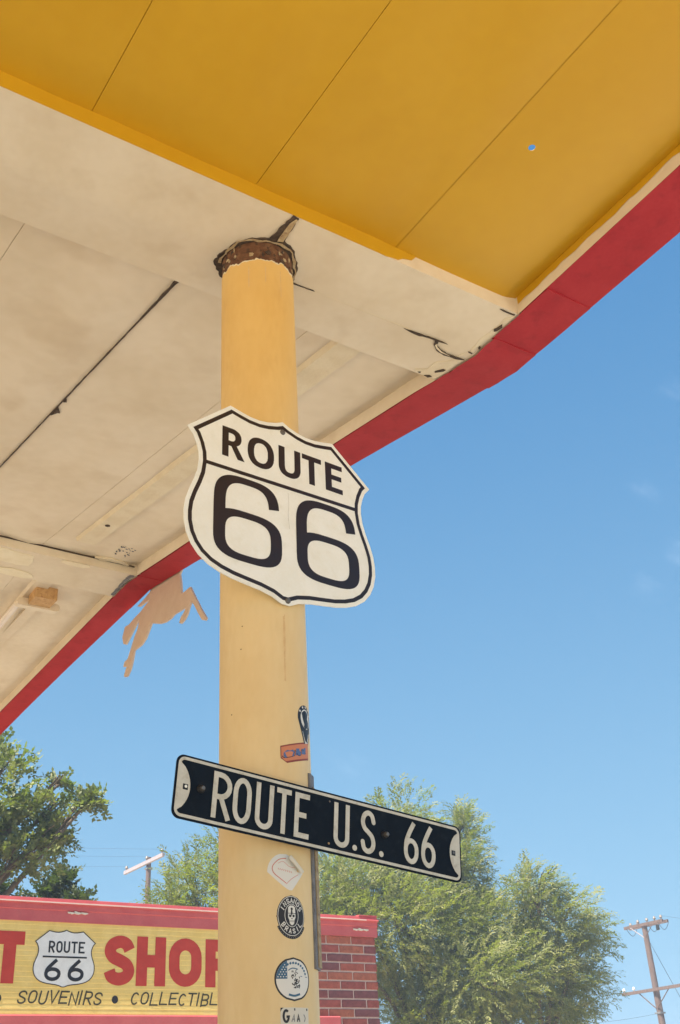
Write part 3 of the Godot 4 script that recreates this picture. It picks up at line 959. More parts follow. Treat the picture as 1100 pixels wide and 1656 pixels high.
	bl.extrude(poly([-0.0395, -0.006, -0.034, -0.011, -0.012, -0.010, -0.009, 0.0, -0.014, 0.007, -0.022, 0.005, -0.030, 0.008, -0.039, 0.003]), 0.0012, 0.0012, tilt)
	bl.extrude(poly([-0.006, -0.008, 0.010, -0.010, 0.012, -0.001, 0.007, 0.001, 0.006, 0.007, -0.004, 0.008]), 0.0012, 0.0012, tilt)
	bl.extrude(poly([0.015, -0.007, 0.030, -0.009, 0.033, 0.006, 0.026, 0.008, 0.022, 0.004, 0.015, 0.007]), 0.0012, 0.0012, tilt)
	part(t, "lettering", bl.mesh(), M.st_blue)
	var ks := MB.new()
	ks.stroke(spline(PackedVector2Array([Vector2(-0.043, -0.004), Vector2(-0.036, -0.0095), Vector2(-0.010, -0.0085), Vector2(-0.008, 0.004), Vector2(0.002, -0.009), Vector2(0.012, -0.0085), Vector2(0.015, 0.004), Vector2(0.034, -0.007)]), 5), 0.0015, 0.00105, tilt)
	part(t, "lettering_shadow", ks.mesh(), M.ink)
	# map-pin sticker near the right limb
	f = on_post(33.0, 2.478)
	t = sticker("pin_sticker", "black and white map-pin shaped sticker above the orange strip sticker", 33.0, 2.478)
	var pin := func(v: float) -> Vector2:
		var k := 0.033 * sqrt(maxf(0.001, 1.0 - pow((v - 0.016) / 0.034, 2.0)))
		if v < 0.010:
			k = lerpf(0.010, 0.0325, clampf((v + 0.05) / 0.06, 0.0, 1.0))
		return Vector2(-k, k)
	part(t, "backing", patch(-0.05, 0.0495, pin, 0.0004, f, 24, 10), M.st_black)
	var pw := MB.new()
	pw.extrude(disc(0, 0.015, 0.023, 0.0245, 26), 0.0008, 0.0008, f)
	pw.extrude(poly([-0.017, -0.018, 0.017, -0.018, 0.006, -0.047, -0.006, -0.047]), 0.0008, 0.0008, f)
	for th in [150, 118, 88, 62, 30]:
		var c := Vector2(cos(deg_to_rad(th)) * 0.0285, 0.016 + sin(deg_to_rad(th)) * 0.0295)
		pw.extrude(disc(c.x, c.y, 0.0034, 0.0028, 6), 0.0008, 0.0008, f)
	part(t, "white_print", pw.mesh(), M.st_white)
	var pf := MB.new()
	pf.extrude(disc(0.001, 0.026, 0.0065, 0.0085, 14), 0.0012, 0.0012, f)
	pf.extrude(poly([-0.012, 0.014, -0.004, 0.018, 0.008, 0.018, 0.015, 0.010, 0.012, -0.009, 0.004, -0.004, -0.002, -0.011, -0.010, -0.006, -0.006, 0.004]), 0.0012, 0.0012, f)
	pf.stroke(spline(PackedVector2Array([Vector2(-0.013, -0.022), Vector2(-0.004, -0.028), Vector2(-0.006, -0.034), Vector2(0.006, -0.04)]), 5), 0.0035, 0.0012, f)
	part(t, "dark_figure", pf.mesh(), M.st_black)

# ------------------------------------------------------------------ signs on the post
func shield_outline() -> PackedVector2Array:
	var half := [Vector2(0.0, 0.2898), Vector2(0.022, 0.279), Vector2(0.05, 0.2705), Vector2(0.075, 0.2665), Vector2(0.104, 0.2672), Vector2(0.135, 0.273), Vector2(0.165, 0.2800), Vector2(0.2895, 0.171), Vector2(0.272, 0.150), Vector2(0.2625, 0.128), Vector2(0.2560, 0.104), Vector2(0.2545, 0.080), Vector2(0.2585, 0.048), Vector2(0.267, 0.020), Vector2(0.2795, -0.013), Vector2(0.289, -0.045), Vector2(0.2925, -0.076), Vector2(0.2915, -0.104), Vector2(0.284, -0.136), Vector2(0.270, -0.164), Vector2(0.250, -0.188), Vector2(0.222, -0.2075), Vector2(0.190, -0.220), Vector2(0.155, -0.2285), Vector2(0.115, -0.234), Vector2(0.075, -0.239), Vector2(0.040, -0.247), Vector2(0.012, -0.2600)]
	var p := PackedVector2Array()
	for v in half:
		p.append(Vector2(0.005 + v.x * 1.012, v.y))
	for i in range(half.size() - 1, 0, -1):
		p.append(Vector2(0.005 - half[i].x * 1.012, half[i].y))
	return p

func six_wide(mb: MB, x: float, y: float, w: float, h: float, map: Callable):
	# a wide squared 6: closed bowl, stem and hooked top
	var sq := func(cx: float, cy: float, rx: float, ry: float, a: float) -> Vector2:
		var e := 0.62
		return Vector2(cx + rx * signf(cos(a)) * pow(absf(cos(a)), e), cy + ry * signf(sin(a)) * pow(absf(sin(a)), e))
	var n := 48
	var bh := h * 0.59
	var st := 0.0345
	var th := 0.0195
	for i in n:
		var a0 := TAU * i / n
		var a1 := TAU * (i + 1) / n
		var o0: Vector2 = sq.call(x + w / 2, y + bh / 2, w / 2, bh / 2, a0)
		var o1: Vector2 = sq.call(x + w / 2, y + bh / 2, w / 2, bh / 2, a1)
		var i0: Vector2 = sq.call(x + w / 2, y + bh / 2, w / 2 - st, bh / 2 - th, a0)
		var i1: Vector2 = sq.call(x + w / 2, y + bh / 2, w / 2 - st, bh / 2 - th, a1)
		mb.quad(map.call(i0.x, i0.y, 0.0006), map.call(o0.x, o0.y, 0.0006), map.call(o1.x, o1.y, 0.0006), map.call(i1.x, i1.y, 0.0006))
	# hook: from the left side up and over to the right end
	var m := 30
	var pts := []
	for i in m + 1:
		var a := lerpf(PI * 1.0, PI * 0.045, float(i) / m)
		var kx := lerpf(1.0, 0.93, float(i) / m)
		pts.append([sq.call(x + w / 2, y + h * 0.62, w / 2 * kx, h * 0.38, a), sq.call(x + w / 2, y + h * 0.62, (w / 2 - st) * kx, h * 0.38 - th, a)])
	mb.quad(map.call(x, y + bh * 0.45, 0.0008), map.call(x + st, y + bh * 0.45, 0.0008), map.call(pts[0][1].x, pts[0][1].y, 0.0008), map.call(pts[0][0].x, pts[0][0].y, 0.0008))
	for i in m:
		var p = pts[i]
		var q = pts[i + 1]
		mb.quad(map.call(p[0].x, p[0].y, 0.0008), map.call(p[1].x, p[1].y, 0.0008), map.call(q[1].x, q[1].y, 0.0008), map.call(q[0].x, q[0].y, 0.0008))

func sign_frame(yaw: float, tilt: float, o: Vector3) -> Transform3D:
	var b := Basis(Vector3.UP, deg_to_rad(yaw)) * Basis(Vector3(0, 0, 1), deg_to_rad(tilt))
	return Transform3D(b, o)

func build_shield():
	var t := thing("highway_shield_sign", "cream shield sign reading ROUTE 66 in black, bolted to the post", "sign", sign_frame(3, -0.6, Vector3(-0.0082, 3.0305, 0.1238)))
	part(t, "plate", sheet(shield_outline(), -0.0028, 0.0, flat), M.enamel)
	var o := Geometry2D.offset_polygon(shield_outline(), -0.0165, Geometry2D.JOIN_MITER)
	var mb := MB.new()
	mb.stroke(o[0], 0.0108, 0.0005, flat, true)
	part(t, "border_line", mb.mesh(), M.ink)
	var dv := MB.new()
	dv.stroke(line(-0.236, 0.0795, 0.244, 0.0875), 0.0108, 0.0007, flat)
	part(t, "divider_line", dv.mesh(), M.ink)
	# ROUTE in a heavy sans face
	var font := SystemFont.new()
	font.font_names = PackedStringArray(["Droid Sans"])
	font.font_weight = 700
	var spec := [["R", -0.1860, 0.068], ["O", -0.1085, 0.083], ["U", -0.0105, 0.071], ["T", 0.0665, 0.064], ["E", 0.1440, 0.058]]
	for s in spec:
		var tm := TextMesh.new()
		tm.text = s[0]
		tm.font = font
		tm.font_size = 64
		tm.pixel_size = 0.002
		tm.depth = 0.0003
		tm.horizontal_alignment = HORIZONTAL_ALIGNMENT_LEFT
		tm.vertical_alignment = VERTICAL_ALIGNMENT_CENTER
		var ab := tm.get_aabb()
		var target_h := 0.0905 if s[0] != "O" and s[0] != "U" else 0.0925
		var kx: float = s[2] / ab.size.x
		var ky: float = target_h / ab.size.y
		var base_y := 0.1170 if s[0] != "O" and s[0] != "U" else 0.1155
		var yoff := 0.004 * (float(s[1]) + 0.18) / 0.36
		var xf := Transform3D(Basis.from_scale(Vector3(kx, ky, 1)), Vector3(s[1] - ab.position.x * kx, base_y + yoff - ab.position.y * ky, 0.0005))
		part(t, "letter", tm, M.ink, xf)
	for x in [-0.2085, 0.0415]:
		var six := MB.new()
		six_wide(six, x, -0.1745 + (0.0045 if x > 0 else 0.0), 0.2045, 0.2425, flat)
		part(t, "numeral", six.mesh(), M.ink)
	part(t, "bolt", bolt_mesh(0.0078, 0.005), M.bolt, Transform3D(Basis(), Vector3(0.0035, 0.2555, 0.0)))
	part(t, "bolt", bolt_mesh(0.0078, 0.005), M.bolt, Transform3D(Basis(), Vector3(0.0105, -0.2480, 0.0)))
	part(t, "mounting_plate", box_mesh(Vector3(-0.03, 0.18, -0.012), Vector3(0.04, 0.262, -0.003)), M.galvanised)
	var sc := MB.new()
	sc.stroke(spline(PackedVector2Array([Vector2(0.018, 0.068), Vector2(0.0195, 0.03), Vector2(0.017, 0.0), Vector2(0.021, -0.04)]), 6), 0.0010, 0.0004, flat)
	part(t, "scratch", sc.mesh(), M.sign_cream)

func build_street_sign():
	var t := thing("street_name_sign", "dark blue-black street sign reading ROUTE U.S. 66 in cream letters", "sign", sign_frame(3, -5.2, Vector3(0.0921, 2.2412, 0.1300)))
	var w := 0.405
	var h := 0.0690
	var cx := -0.0015
	var rr := func(hw: float, hh: float, r: float) -> PackedVector2Array:
		var p := PackedVector2Array()
		p.append_array(arc(cx + hw - r, hh - r, r, r, 0, 90, 6))
		p.append_array(arc(cx - hw + r, hh - r, r, r, 90, 180, 6))
		p.append_array(arc(cx - hw + r, -hh + r, r, r, 180, 270, 6))
		p.append_array(arc(cx + hw - r, -hh + r, r, r, 270, 360, 6))
		return p
	part(t, "plate", sheet(rr.call(w, h, 0.018), -0.0022, 0.0, flat), M.sign_black)
	var mb := MB.new()
	mb.stroke(rr.call(w - 0.0078, h - 0.0078, 0.0125), 0.0066, 0.0012, flat, true)
	part(t, "border_line", mb.mesh(), M.sign_cream)
	for sgn: float in [-1.0, 1.0]:
		var e := MB.new()
		var xe: float = cx + sgn * (w - 0.0105)
		var p := PackedVector2Array([Vector2(xe, -0.052)])
		for k in 13:
			var v := lerpf(-0.052, 0.052, k / 12.0)
			p.append(Vector2(xe - sgn * 0.0275 * pow(maxf(0.0, 1.0 - pow(v / 0.052, 2.0)), 0.75), v))
		p.append(Vector2(xe, 0.052))
		var q := PackedVector2Array()
		for v in p:
			if q.size() == 0 or q[q.size() - 1].distance_to(v) > 0.0008:
				q.append(v)
		e.extrude(q, 0.0010, 0.0010, flat)
		part(t, "end_cap", e.mesh(), M.sign_cream)
		var hx: float = cx + sgn * (w - 0.0262)
		var hm := MB.new()
		hm.extrude(poly([hx - 0.0062, -0.0062, hx + 0.0062, -0.0062, hx + 0.0062, 0.0062, hx - 0.0062, 0.0062]), 0.0016, 0.0016, flat)
		var hn := part(t, "square_hole", hm.mesh(), M.bolt_dark)
		part(hn, "fastener", sheet(disc(hx + 0.001, 0.001, 0.0034, 0.0034, 10), 0.0020, 0.0020, flat), M.enamel if sgn < 0 else M.bolt)
	# embossed letters: x, width, character
	var L := [["R", -0.3132, 0.0480], ["O", -0.2612, 0.0470], ["U", -0.2030, 0.0470], ["T", -0.1482, 0.0395], ["E", -0.0985, 0.0405], ["U", 0.0113, 0.0450], ["S", 0.0895, 0.0435], ["6", 0.2193, 0.0455], ["6", 0.2733, 0.0455]]
	for l in L:
		var g := MB.new()
		draw_glyph(g, l[0], l[1], -0.0508, l[2], 0.1015, 0.0118, 0.0014, 0.00012, flat, l[0] == "S")
		part(t, "letter" if l[0] != "6" else "numeral", g.mesh(), M.sign_cream)
	for x in [0.0725, 0.1508]:
		part(t, "full_stop", sheet(disc(x, -0.0440, 0.0068, 0.0068, 16), 0.0014, 0.0014, flat), M.sign_cream)
	part(t, "bolt", bolt_mesh(0.0095, 0.0045), M.bolt_dark, Transform3D(Basis(), Vector3(-0.3425, 0.0035, 0.0)))
	part(t, "bolt", bolt_mesh(0.0058, 0.0075), M.bolt, Transform3D(Basis(), Vector3(-0.3420, 0.0035, 0.0045)))
	part(t, "bolt", bolt_mesh(0.0095, 0.0045), M.bolt_dark, Transform3D(Basis(), Vector3(0.1600, 0.0030, 0.0)))
	part(t, "bolt", bolt_mesh(0.0062, 0.0085), M.bolt, Transform3D(Basis(), Vector3(0.1612, 0.0025, 0.0045)))
	part(t, "rivet", bolt_mesh(0.0024, 0.0015), M.bolt, Transform3D(Basis(), Vector3(-0.0015, 0.0490, 0.0)))
	part(t, "rivet", bolt_mesh(0.0026, 0.0015), M.torn_edge, Transform3D(Basis(), Vector3(-0.0008, -0.0475, 0.0)))
	part(t, "back_bracket", box_mesh(Vector3(-0.05, -0.03, -0.014), Vector3(0.03, 0.03, -0.0024)), M.galvanised)

# ------------------------------------------------------------------ under and beyond the canopy edge
func build_lamp():
	var y0 := under(-3.45) + LIFT
	var t := thing("fluorescent_light", "old tube light on the beige ceiling just past the second beam", "light fixture", Transform3D(Basis(), Vector3(0.575, y0, -3.5)))
	part(t, "mounting_box", box_mesh(Vector3(-0.062, -0.075, -0.02), Vector3(0.066, 0.0, 0.10)), M.lamp_box)
	var pl := MB.new()
	var p := PackedVector2Array()
	p.append_array(arc(0.105, 0, 0.024, 0.024, -90, 90, 8))
	p.append_array(arc(-0.105, 0, 0.024, 0.024, 90, 270, 8))
	pl.extrude(p, 0.0, 0.045, func(u, v, w): return Vector3(u, -0.062 + v, -0.02 - w))
	part(t, "end_plate", pl.mesh(), M.beige)
	var slope := ST
	part(t, "spine", box_mesh(Vector3(-0.03, -0.045, -1.3), Vector3(0.03, -0.012, -0.065)), M.beige)
	var tb := MB.new()
	tb.tube(PackedVector3Array([Vector3(-0.108, -0.062, -0.06), Vector3(-0.108, -0.062 - slope * 1.2, -1.26)]), PackedFloat32Array([0.019, 0.019]), 14)
	part(t, "tube", tb.mesh(), M.lamp_glass)
	var tp := MB.new()
	tp.extrude(p, 0.0, 0.045, func(u, v, w): return Vector3(u, -0.062 - slope * 1.2 + v, -1.25 - w))
	part(t, "end_plate", tp.mesh(), M.beige)

func build_horse():
	var a := [0.321, 0.408, 0.306, 0.359, 0.29, 0.273, 0.244, 0.271, 0.187, 0.272, 0.161, 0.233, 0.116, 0.17, 0.059, 0.091, -0.002, 0.015, 0.009, 0.004, 0.045, 0.022, 0.089, 0.078, 0.14, 0.148, 0.171, 0.18, 0.195, 0.159, 0.219, 0.124, 0.249, 0.105, 0.293, 0.098, 0.309, 0.109, 0.289, 0.137, 0.258, 0.146, 0.227, 0.172, 0.316, 0.179, 0.375, 0.187, 0.42, 0.179, 0.487, 0.183, 0.555, 0.2, 0.669, 0.248, 0.695, 0.222, 0.741, 0.18, 0.796, 0.162, 0.89, 0.164, 0.91, 0.105, 0.931, 0.066, 0.972, 0.034, 1.01, 0.041, 1.018, 0.054, 0.993, 0.088, 0.979, 0.096, 1.033, 0.112, 1.021, 0.138, 0.976, 0.142, 0.944, 0.183, 0.892, 0.251, 0.858, 0.279, 0.84, 0.319, 0.835, 0.351]
	a.append_array([0.891, 0.319, 0.954, 0.282, 0.996, 0.257, 1.018, 0.248, 1.05, 0.263, 1.071, 0.313, 1.039, 0.37, 0.985, 0.362, 0.897, 0.376, 0.824, 0.381, 0.746, 0.4, 0.689, 0.404, 0.769, 0.42, 0.842, 0.422, 0.873, 0.436, 0.771, 0.445, 0.701, 0.46, 0.676, 0.504, 0.579, 0.531, 0.469, 0.544, 0.39, 0.576, 0.298, 0.595, 0.259, 0.603, 0.218, 0.557, 0.139, 0.487, 0.049, 0.394, 0.073, 0.386, 0.162, 0.439, 0.214, 0.469, 0.253, 0.46, 0.29, 0.437])
	var t := thing("horse_cutout", "tan cut-out of a leaping horse hanging behind the red canopy edge", "sign", Transform3D(Basis(), Vector3(1.09, 3.95, -2.4)))
	part(t, "silhouette", sheet(poly(a), -0.006, 0.006, func(u, v, w): return Vector3(w, v, -u)), M.horse)
	for u in [0.40, 0.62]:
		part(t, "bracket", box_mesh(Vector3(-0.03, 0.50, -u - 0.02), Vector3(-0.0062, 0.515, -u + 0.02)), M.galvanised)

# ------------------------------------------------------------------ shop
func build_shop():
	var yaw := -1.5366
	var b := Basis(Vector3.UP, deg_to_rad(yaw))
	var xf := Transform3D(b, b * Vector3(0, 0, -9.9))
	var t := thing("brick_shop", "low brick gift shop with a red parapet, behind the yellow post", "building", xf)
	var x0 := -7.0
	var x1 := 7.075
	# core behind the brick face
	var wl := part(t, "wall", box_mesh(Vector3(x0, -0.05, -0.25), Vector3(x1 - 0.012, 3.76, -0.012)), M.mortar)
	var side := part(t, "side_wall", box_mesh(Vector3(x1 - 0.25, -0.05, -9.0), Vector3(x1 - 0.004, 3.76, -0.252)), M.bricks[1])
	part(t, "side_wall", box_mesh(Vector3(x0, -0.05, -9.0), Vector3(x0 + 0.25, 3.76, -0.252)), M.bricks[1])
	part(t, "back_wall", box_mesh(Vector3(x0 + 0.252, -0.05, -9.0), Vector3(x1 - 0.252, 3.76, -8.75)), M.bricks[3])
	part(t, "roof", box_mesh(Vector3(x0 + 0.252, 3.45, -8.748), Vector3(x1 - 0.252, 3.6, -0.254)), M.roofing)
	# bricks of the bare end of the front, in running bond, each its own
	var rng := RandomNumberGenerator.new()
	rng.seed = 66
	var pitch := 0.365
	var course := 0.1034
	var joint := 0.020
	var make := func(len_: float, seed_: int) -> ArrayMesh:
		var r := RandomNumberGenerator.new()
		r.seed = seed_
		var mb := MB.new()
		var hh := course - joint
		var d := -0.014
		var c := 0.004
		var j := func(): return r.randf_range(-0.0012, 0.0012)
		var o := [Vector3(j.call(), j.call(), -c), Vector3(len_ + j.call(), j.call(), -c), Vector3(len_ + j.call(), hh + j.call(), -c), Vector3(j.call(), hh + j.call(), -c)]
		var i := [Vector3(c, c, j.call()), Vector3(len_ - c, c, j.call()), Vector3(len_ - c, hh - c, j.call()), Vector3(c, hh - c, j.call())]
		mb.quad(i[0], i[1], i[2], i[3])
		for k in 4:
			var n := (k + 1) % 4
			mb.quad(o[k], o[n], i[n], i[k])
			var p: Vector3 = o[k]
			var q: Vector3 = o[n]
			mb.quad(Vector3(p.x, p.y, d), Vector3(q.x, q.y, d), q, p)
		return mb.mesh()
	var full := []
	var half := []
	for k in 5:
		full.append(make.call(pitch - joint, 700 + k))
		half.append(make.call(pitch * 0.5 - joint * 0.5 - 0.003, 720 + k))
	for row in 34:
		var y := 3.752 - course * (row + 1) + joint
		var odd := row % 2 == 1
		var x := x1
		var col := 0
		while x > 5.75:
			var is_half := odd and col == 0
			var len_ := pitch * 0.5 if is_half else pitch
			x -= len_
			var m: Mesh = half[rng.randi() % 5] if is_half else full[rng.randi() % 5]
			part(wl, "brick", m, M.bricks[rng.randi() % 6], Transform3D(Basis(), Vector3(x + (joint * 0.5 if not is_half else joint * 0.6), y, rng.randf_range(-0.0015, 0.0015))))
			col += 1
	# parapet coping in rolled red metal
	var cp := MB.new()
	var prof := poly([0.000, 3.757, 0.034, 3.757, 0.034, 3.872, 0.048, 3.880, 0.048, 3.932, 0.078, 3.938, 0.084, 3.947, 0.078, 3.956, 0.040, 3.962, 0.034, 3.996, 0.020, 4.000, -0.30, 4.000, -0.30, 3.757])
	cp.extrude(prof, x0 - 0.02, x1 + 0.012, func(u, v, w): return Vector3(w, v, u))
	var coping := part(t, "coping", cp.mesh(), M.shop_red)
	cp = MB.new()
	cp.extrude(prof, 0.302, 9.0, func(u, v, w): return Vector3(x1 - 0.02 + u, v, -w))
	part(t, "coping", cp.mesh(), M.shop_red)
	# painted sun highlight along the bead of the roll, then flaked paint
	part(coping, "bead_highlight", box_mesh(Vector3(x0, 3.9405, 0.0815), Vector3(6.9, 3.9525, 0.0865)), M.st_pink)
	for fp in [[3.02, 3.865, 0.20], [6.72, 3.845, 0.22]]:
		var fm := MB.new()
		for k in 3:
			var fx: float = fp[0] + k * 0.075
			fm.extrude(ragged(poly([fx, fp[1] + 0.01 * (k % 2), fx + 0.065, fp[1] - 0.004, fx + 0.085, fp[1] - 0.012, fx + 0.05, fp[1] - 0.022, fx + 0.01, fp[1] - 0.016]), 0.003, 0.02, 800 + k), 0.0345, 0.052, flat)
		part(coping, "flaked_paint", fm.mesh(), M.st_paper)
	# cap over the corner
	part(coping, "corner_cap", box_mesh(Vector3(x1 - 0.26, 3.9985, -0.30), Vector3(x1 + 0.014, 4.014, 0.042)), M.shop_red)
	# lower red trim
	var tr := MB.new()
	tr.extrude(poly([0.0, 2.25, 0.045, 2.25, 0.045, 2.832, 0.030, 2.845, 0.0, 2.845]), x0, 6.475, func(u, v, w): return Vector3(w, v, u))
	part(t, "lower_trim", tr.mesh(), M.shop_red)
	# painted lower front and a window under it, out of the picture
	for wx in [-4.5, -1.2, 2.1]:
		var wn := part(t, "window", box_mesh(Vector3(wx, 0.7, 0.001), Vector3(wx + 2.2, 2.15, 0.05)), M.shop_white)
		var gm := plain(c8(40, 46, 52), 0.08)
		part(wn, "pane", box_mesh(Vector3(wx + 0.08, 0.78, 0.0502), Vector3(wx + 2.12, 2.07, 0.052)), gm)
	# ---- the sign board
	var s := thing("shop_sign", "long yellow sign board lettered SHOP, SOUVENIRS and COLLECTIBLES with a small route shield", "sign", Transform3D(b, b * Vector3(0, 2.848, -9.9)))
	var y := 2.848
	var board := MB.new()
	var nb := 18
	for k in nb:         # shallow horizontal laps
		var ya := lerpf(0.0, 3.773 - y, float(k) / nb)
		var yb := lerpf(0.0, 3.773 - y, float(k + 1) / nb)
		board.quad(Vector3(x0, ya, 0.0245), Vector3(5.93, ya, 0.0245), Vector3(5.93, yb - 0.004, 0.022), Vector3(x0, yb - 0.004, 0.022))
		board.quad(Vector3(x0, yb - 0.004, 0.022), Vector3(5.93, yb - 0.004, 0.022), Vector3(5.93, yb, 0.0245), Vector3(x0, yb, 0.0245))
	board.quad(Vector3(5.93, 0, 0.0245), Vector3(5.93, 0, 0.0005), Vector3(5.93, 3.773 - y, 0.0005), Vector3(5.93, 3.773 - y, 0.0245))
	part(s, "board", board.mesh(), M.shop_yellow)
	var z := 0.0262
	var sh := [["T", 2.275, 0.305], ["S", 3.472, 0.355], ["H", 3.848, 0.350], ["O", 4.238, 0.405], ["P", 4.690, 0.345]]
	for l in sh:
		var g := MB.new()
		draw_glyph(g, l[0], l[1], 3.135 - y, l[2], 0.512, 0.130 if l[0] != "T" else 0.134, z, 0.0009, flat)
		part(s, "letter", g.mesh(), M.shop_letter)
	var words := [["SOUVENIRS", 2.545, 3.478], ["COLLECTIBLES", 3.790, 5.08]]
	for wd in words:
		var st: String = wd[0]
		var wsum := 0.0
		for i in st.length():
			wsum += 0.45 if st[i] == "I" else 1.0
		var unit: float = (wd[2] - wd[1]) / wsum
		var x: float = wd[1]
		for i in st.length():
			var adv := unit * (0.45 if st[i] == "I" else 1.0)
			var g := MB.new()
			draw_glyph(g, st[i], x, 2.943 - y + 0.006 * sin(i * 2.2), adv * 0.82 if st[i] != "I" else 0.02, 0.128, 0.0165, z, 0.0009, flat, true, 0.22)
			part(s, "letter", g.mesh(), M.shop_ink)
			x += adv
	for x in [2.352, 3.618, 5.22]:
		part(s, "dot", sheet(disc(x, 2.995 - y, 0.036, 0.040, 20), z, z, flat), M.shop_black)
	# small painted shield
	var so := PackedVector2Array()
	for v in shield_outline():
		so.append(Vector2(3.022 + v.x * 1.135, 3.378 - y + v.y * 1.03))
	var sp := part(s, "shield_panel", sheet(so, z, z + 0.002, flat), M.shop_white)
	var bl := MB.new()
	bl.stroke(so, 0.009, z + 0.0035, flat, true)
	bl.stroke(line(2.785, 3.405 - y, 3.272, 3.405 - y), 0.017, z + 0.0044, flat)
	part(sp, "border_line", bl.mesh(), M.shop_black)
	var rt := MB.new()
	var rx := 2.842
	for ch in "ROUTE":
		draw_glyph(rt, ch, rx, 3.447 - y, 0.070, 0.118, 0.019, z + 0.0035, 0.0009, flat)
		rx += 0.083
	part(sp, "letter", rt.mesh(), M.shop_black)
	for x in [2.815, 3.070]:
		var n6 := MB.new()
		draw_glyph(n6, "6", x, 3.166 - y, 0.178, 0.218, 0.036, z + 0.0035, 0.0009, flat)
		part(sp, "numeral", n6.mesh(), M.shop_black)

# ------------------------------------------------------------------ utility poles
func sag(a: Vector3, b: Vector3, drop: float) -> PackedVector3Array:
	var p := PackedVector3Array()
	for i in 15:
		var t := i / 14.0
		p.append(a.lerp(b, t) + Vector3(0, -drop * 4.0 * t * (1.0 - t), 0))
	return p

func wire(a: Vector3, b: Vector3, drop: float, label: String, r := 0.006):
	var mb := MB.new()
	var p := sag(a, b, drop)
	var rr := PackedFloat32Array()
	for i in p.size():
		rr.append(r)
	mb.tube(p, rr, 5, false)
	var o := part(self, "power_line", mb.mesh(), M.wire)
	tag(o, label, "wire", "power lines")

func insulator() -> ArrayMesh:
	var mb := MB.new()
	mb.tube(PackedVector3Array([Vector3(0, 0, 0), Vector3(0, 0.06, 0), Vector3(0, 0.07, 0), Vector3(0, 0.11, 0), Vector3(0, 0.12, 0), Vector3(0, 0.17, 0), Vector3(0, 0.20, 0)]), PackedFloat32Array([0.03, 0.03, 0.075, 0.085, 0.055, 0.06, 0.035]), 10)
	return mb.mesh()

func bar(a: Vector3, b: Vector3, r: float) -> ArrayMesh:
	var mb := MB.new()
	mb.tube(PackedVector3Array([a, b]), PackedFloat32Array([r, r]), 4)
	return mb.mesh()

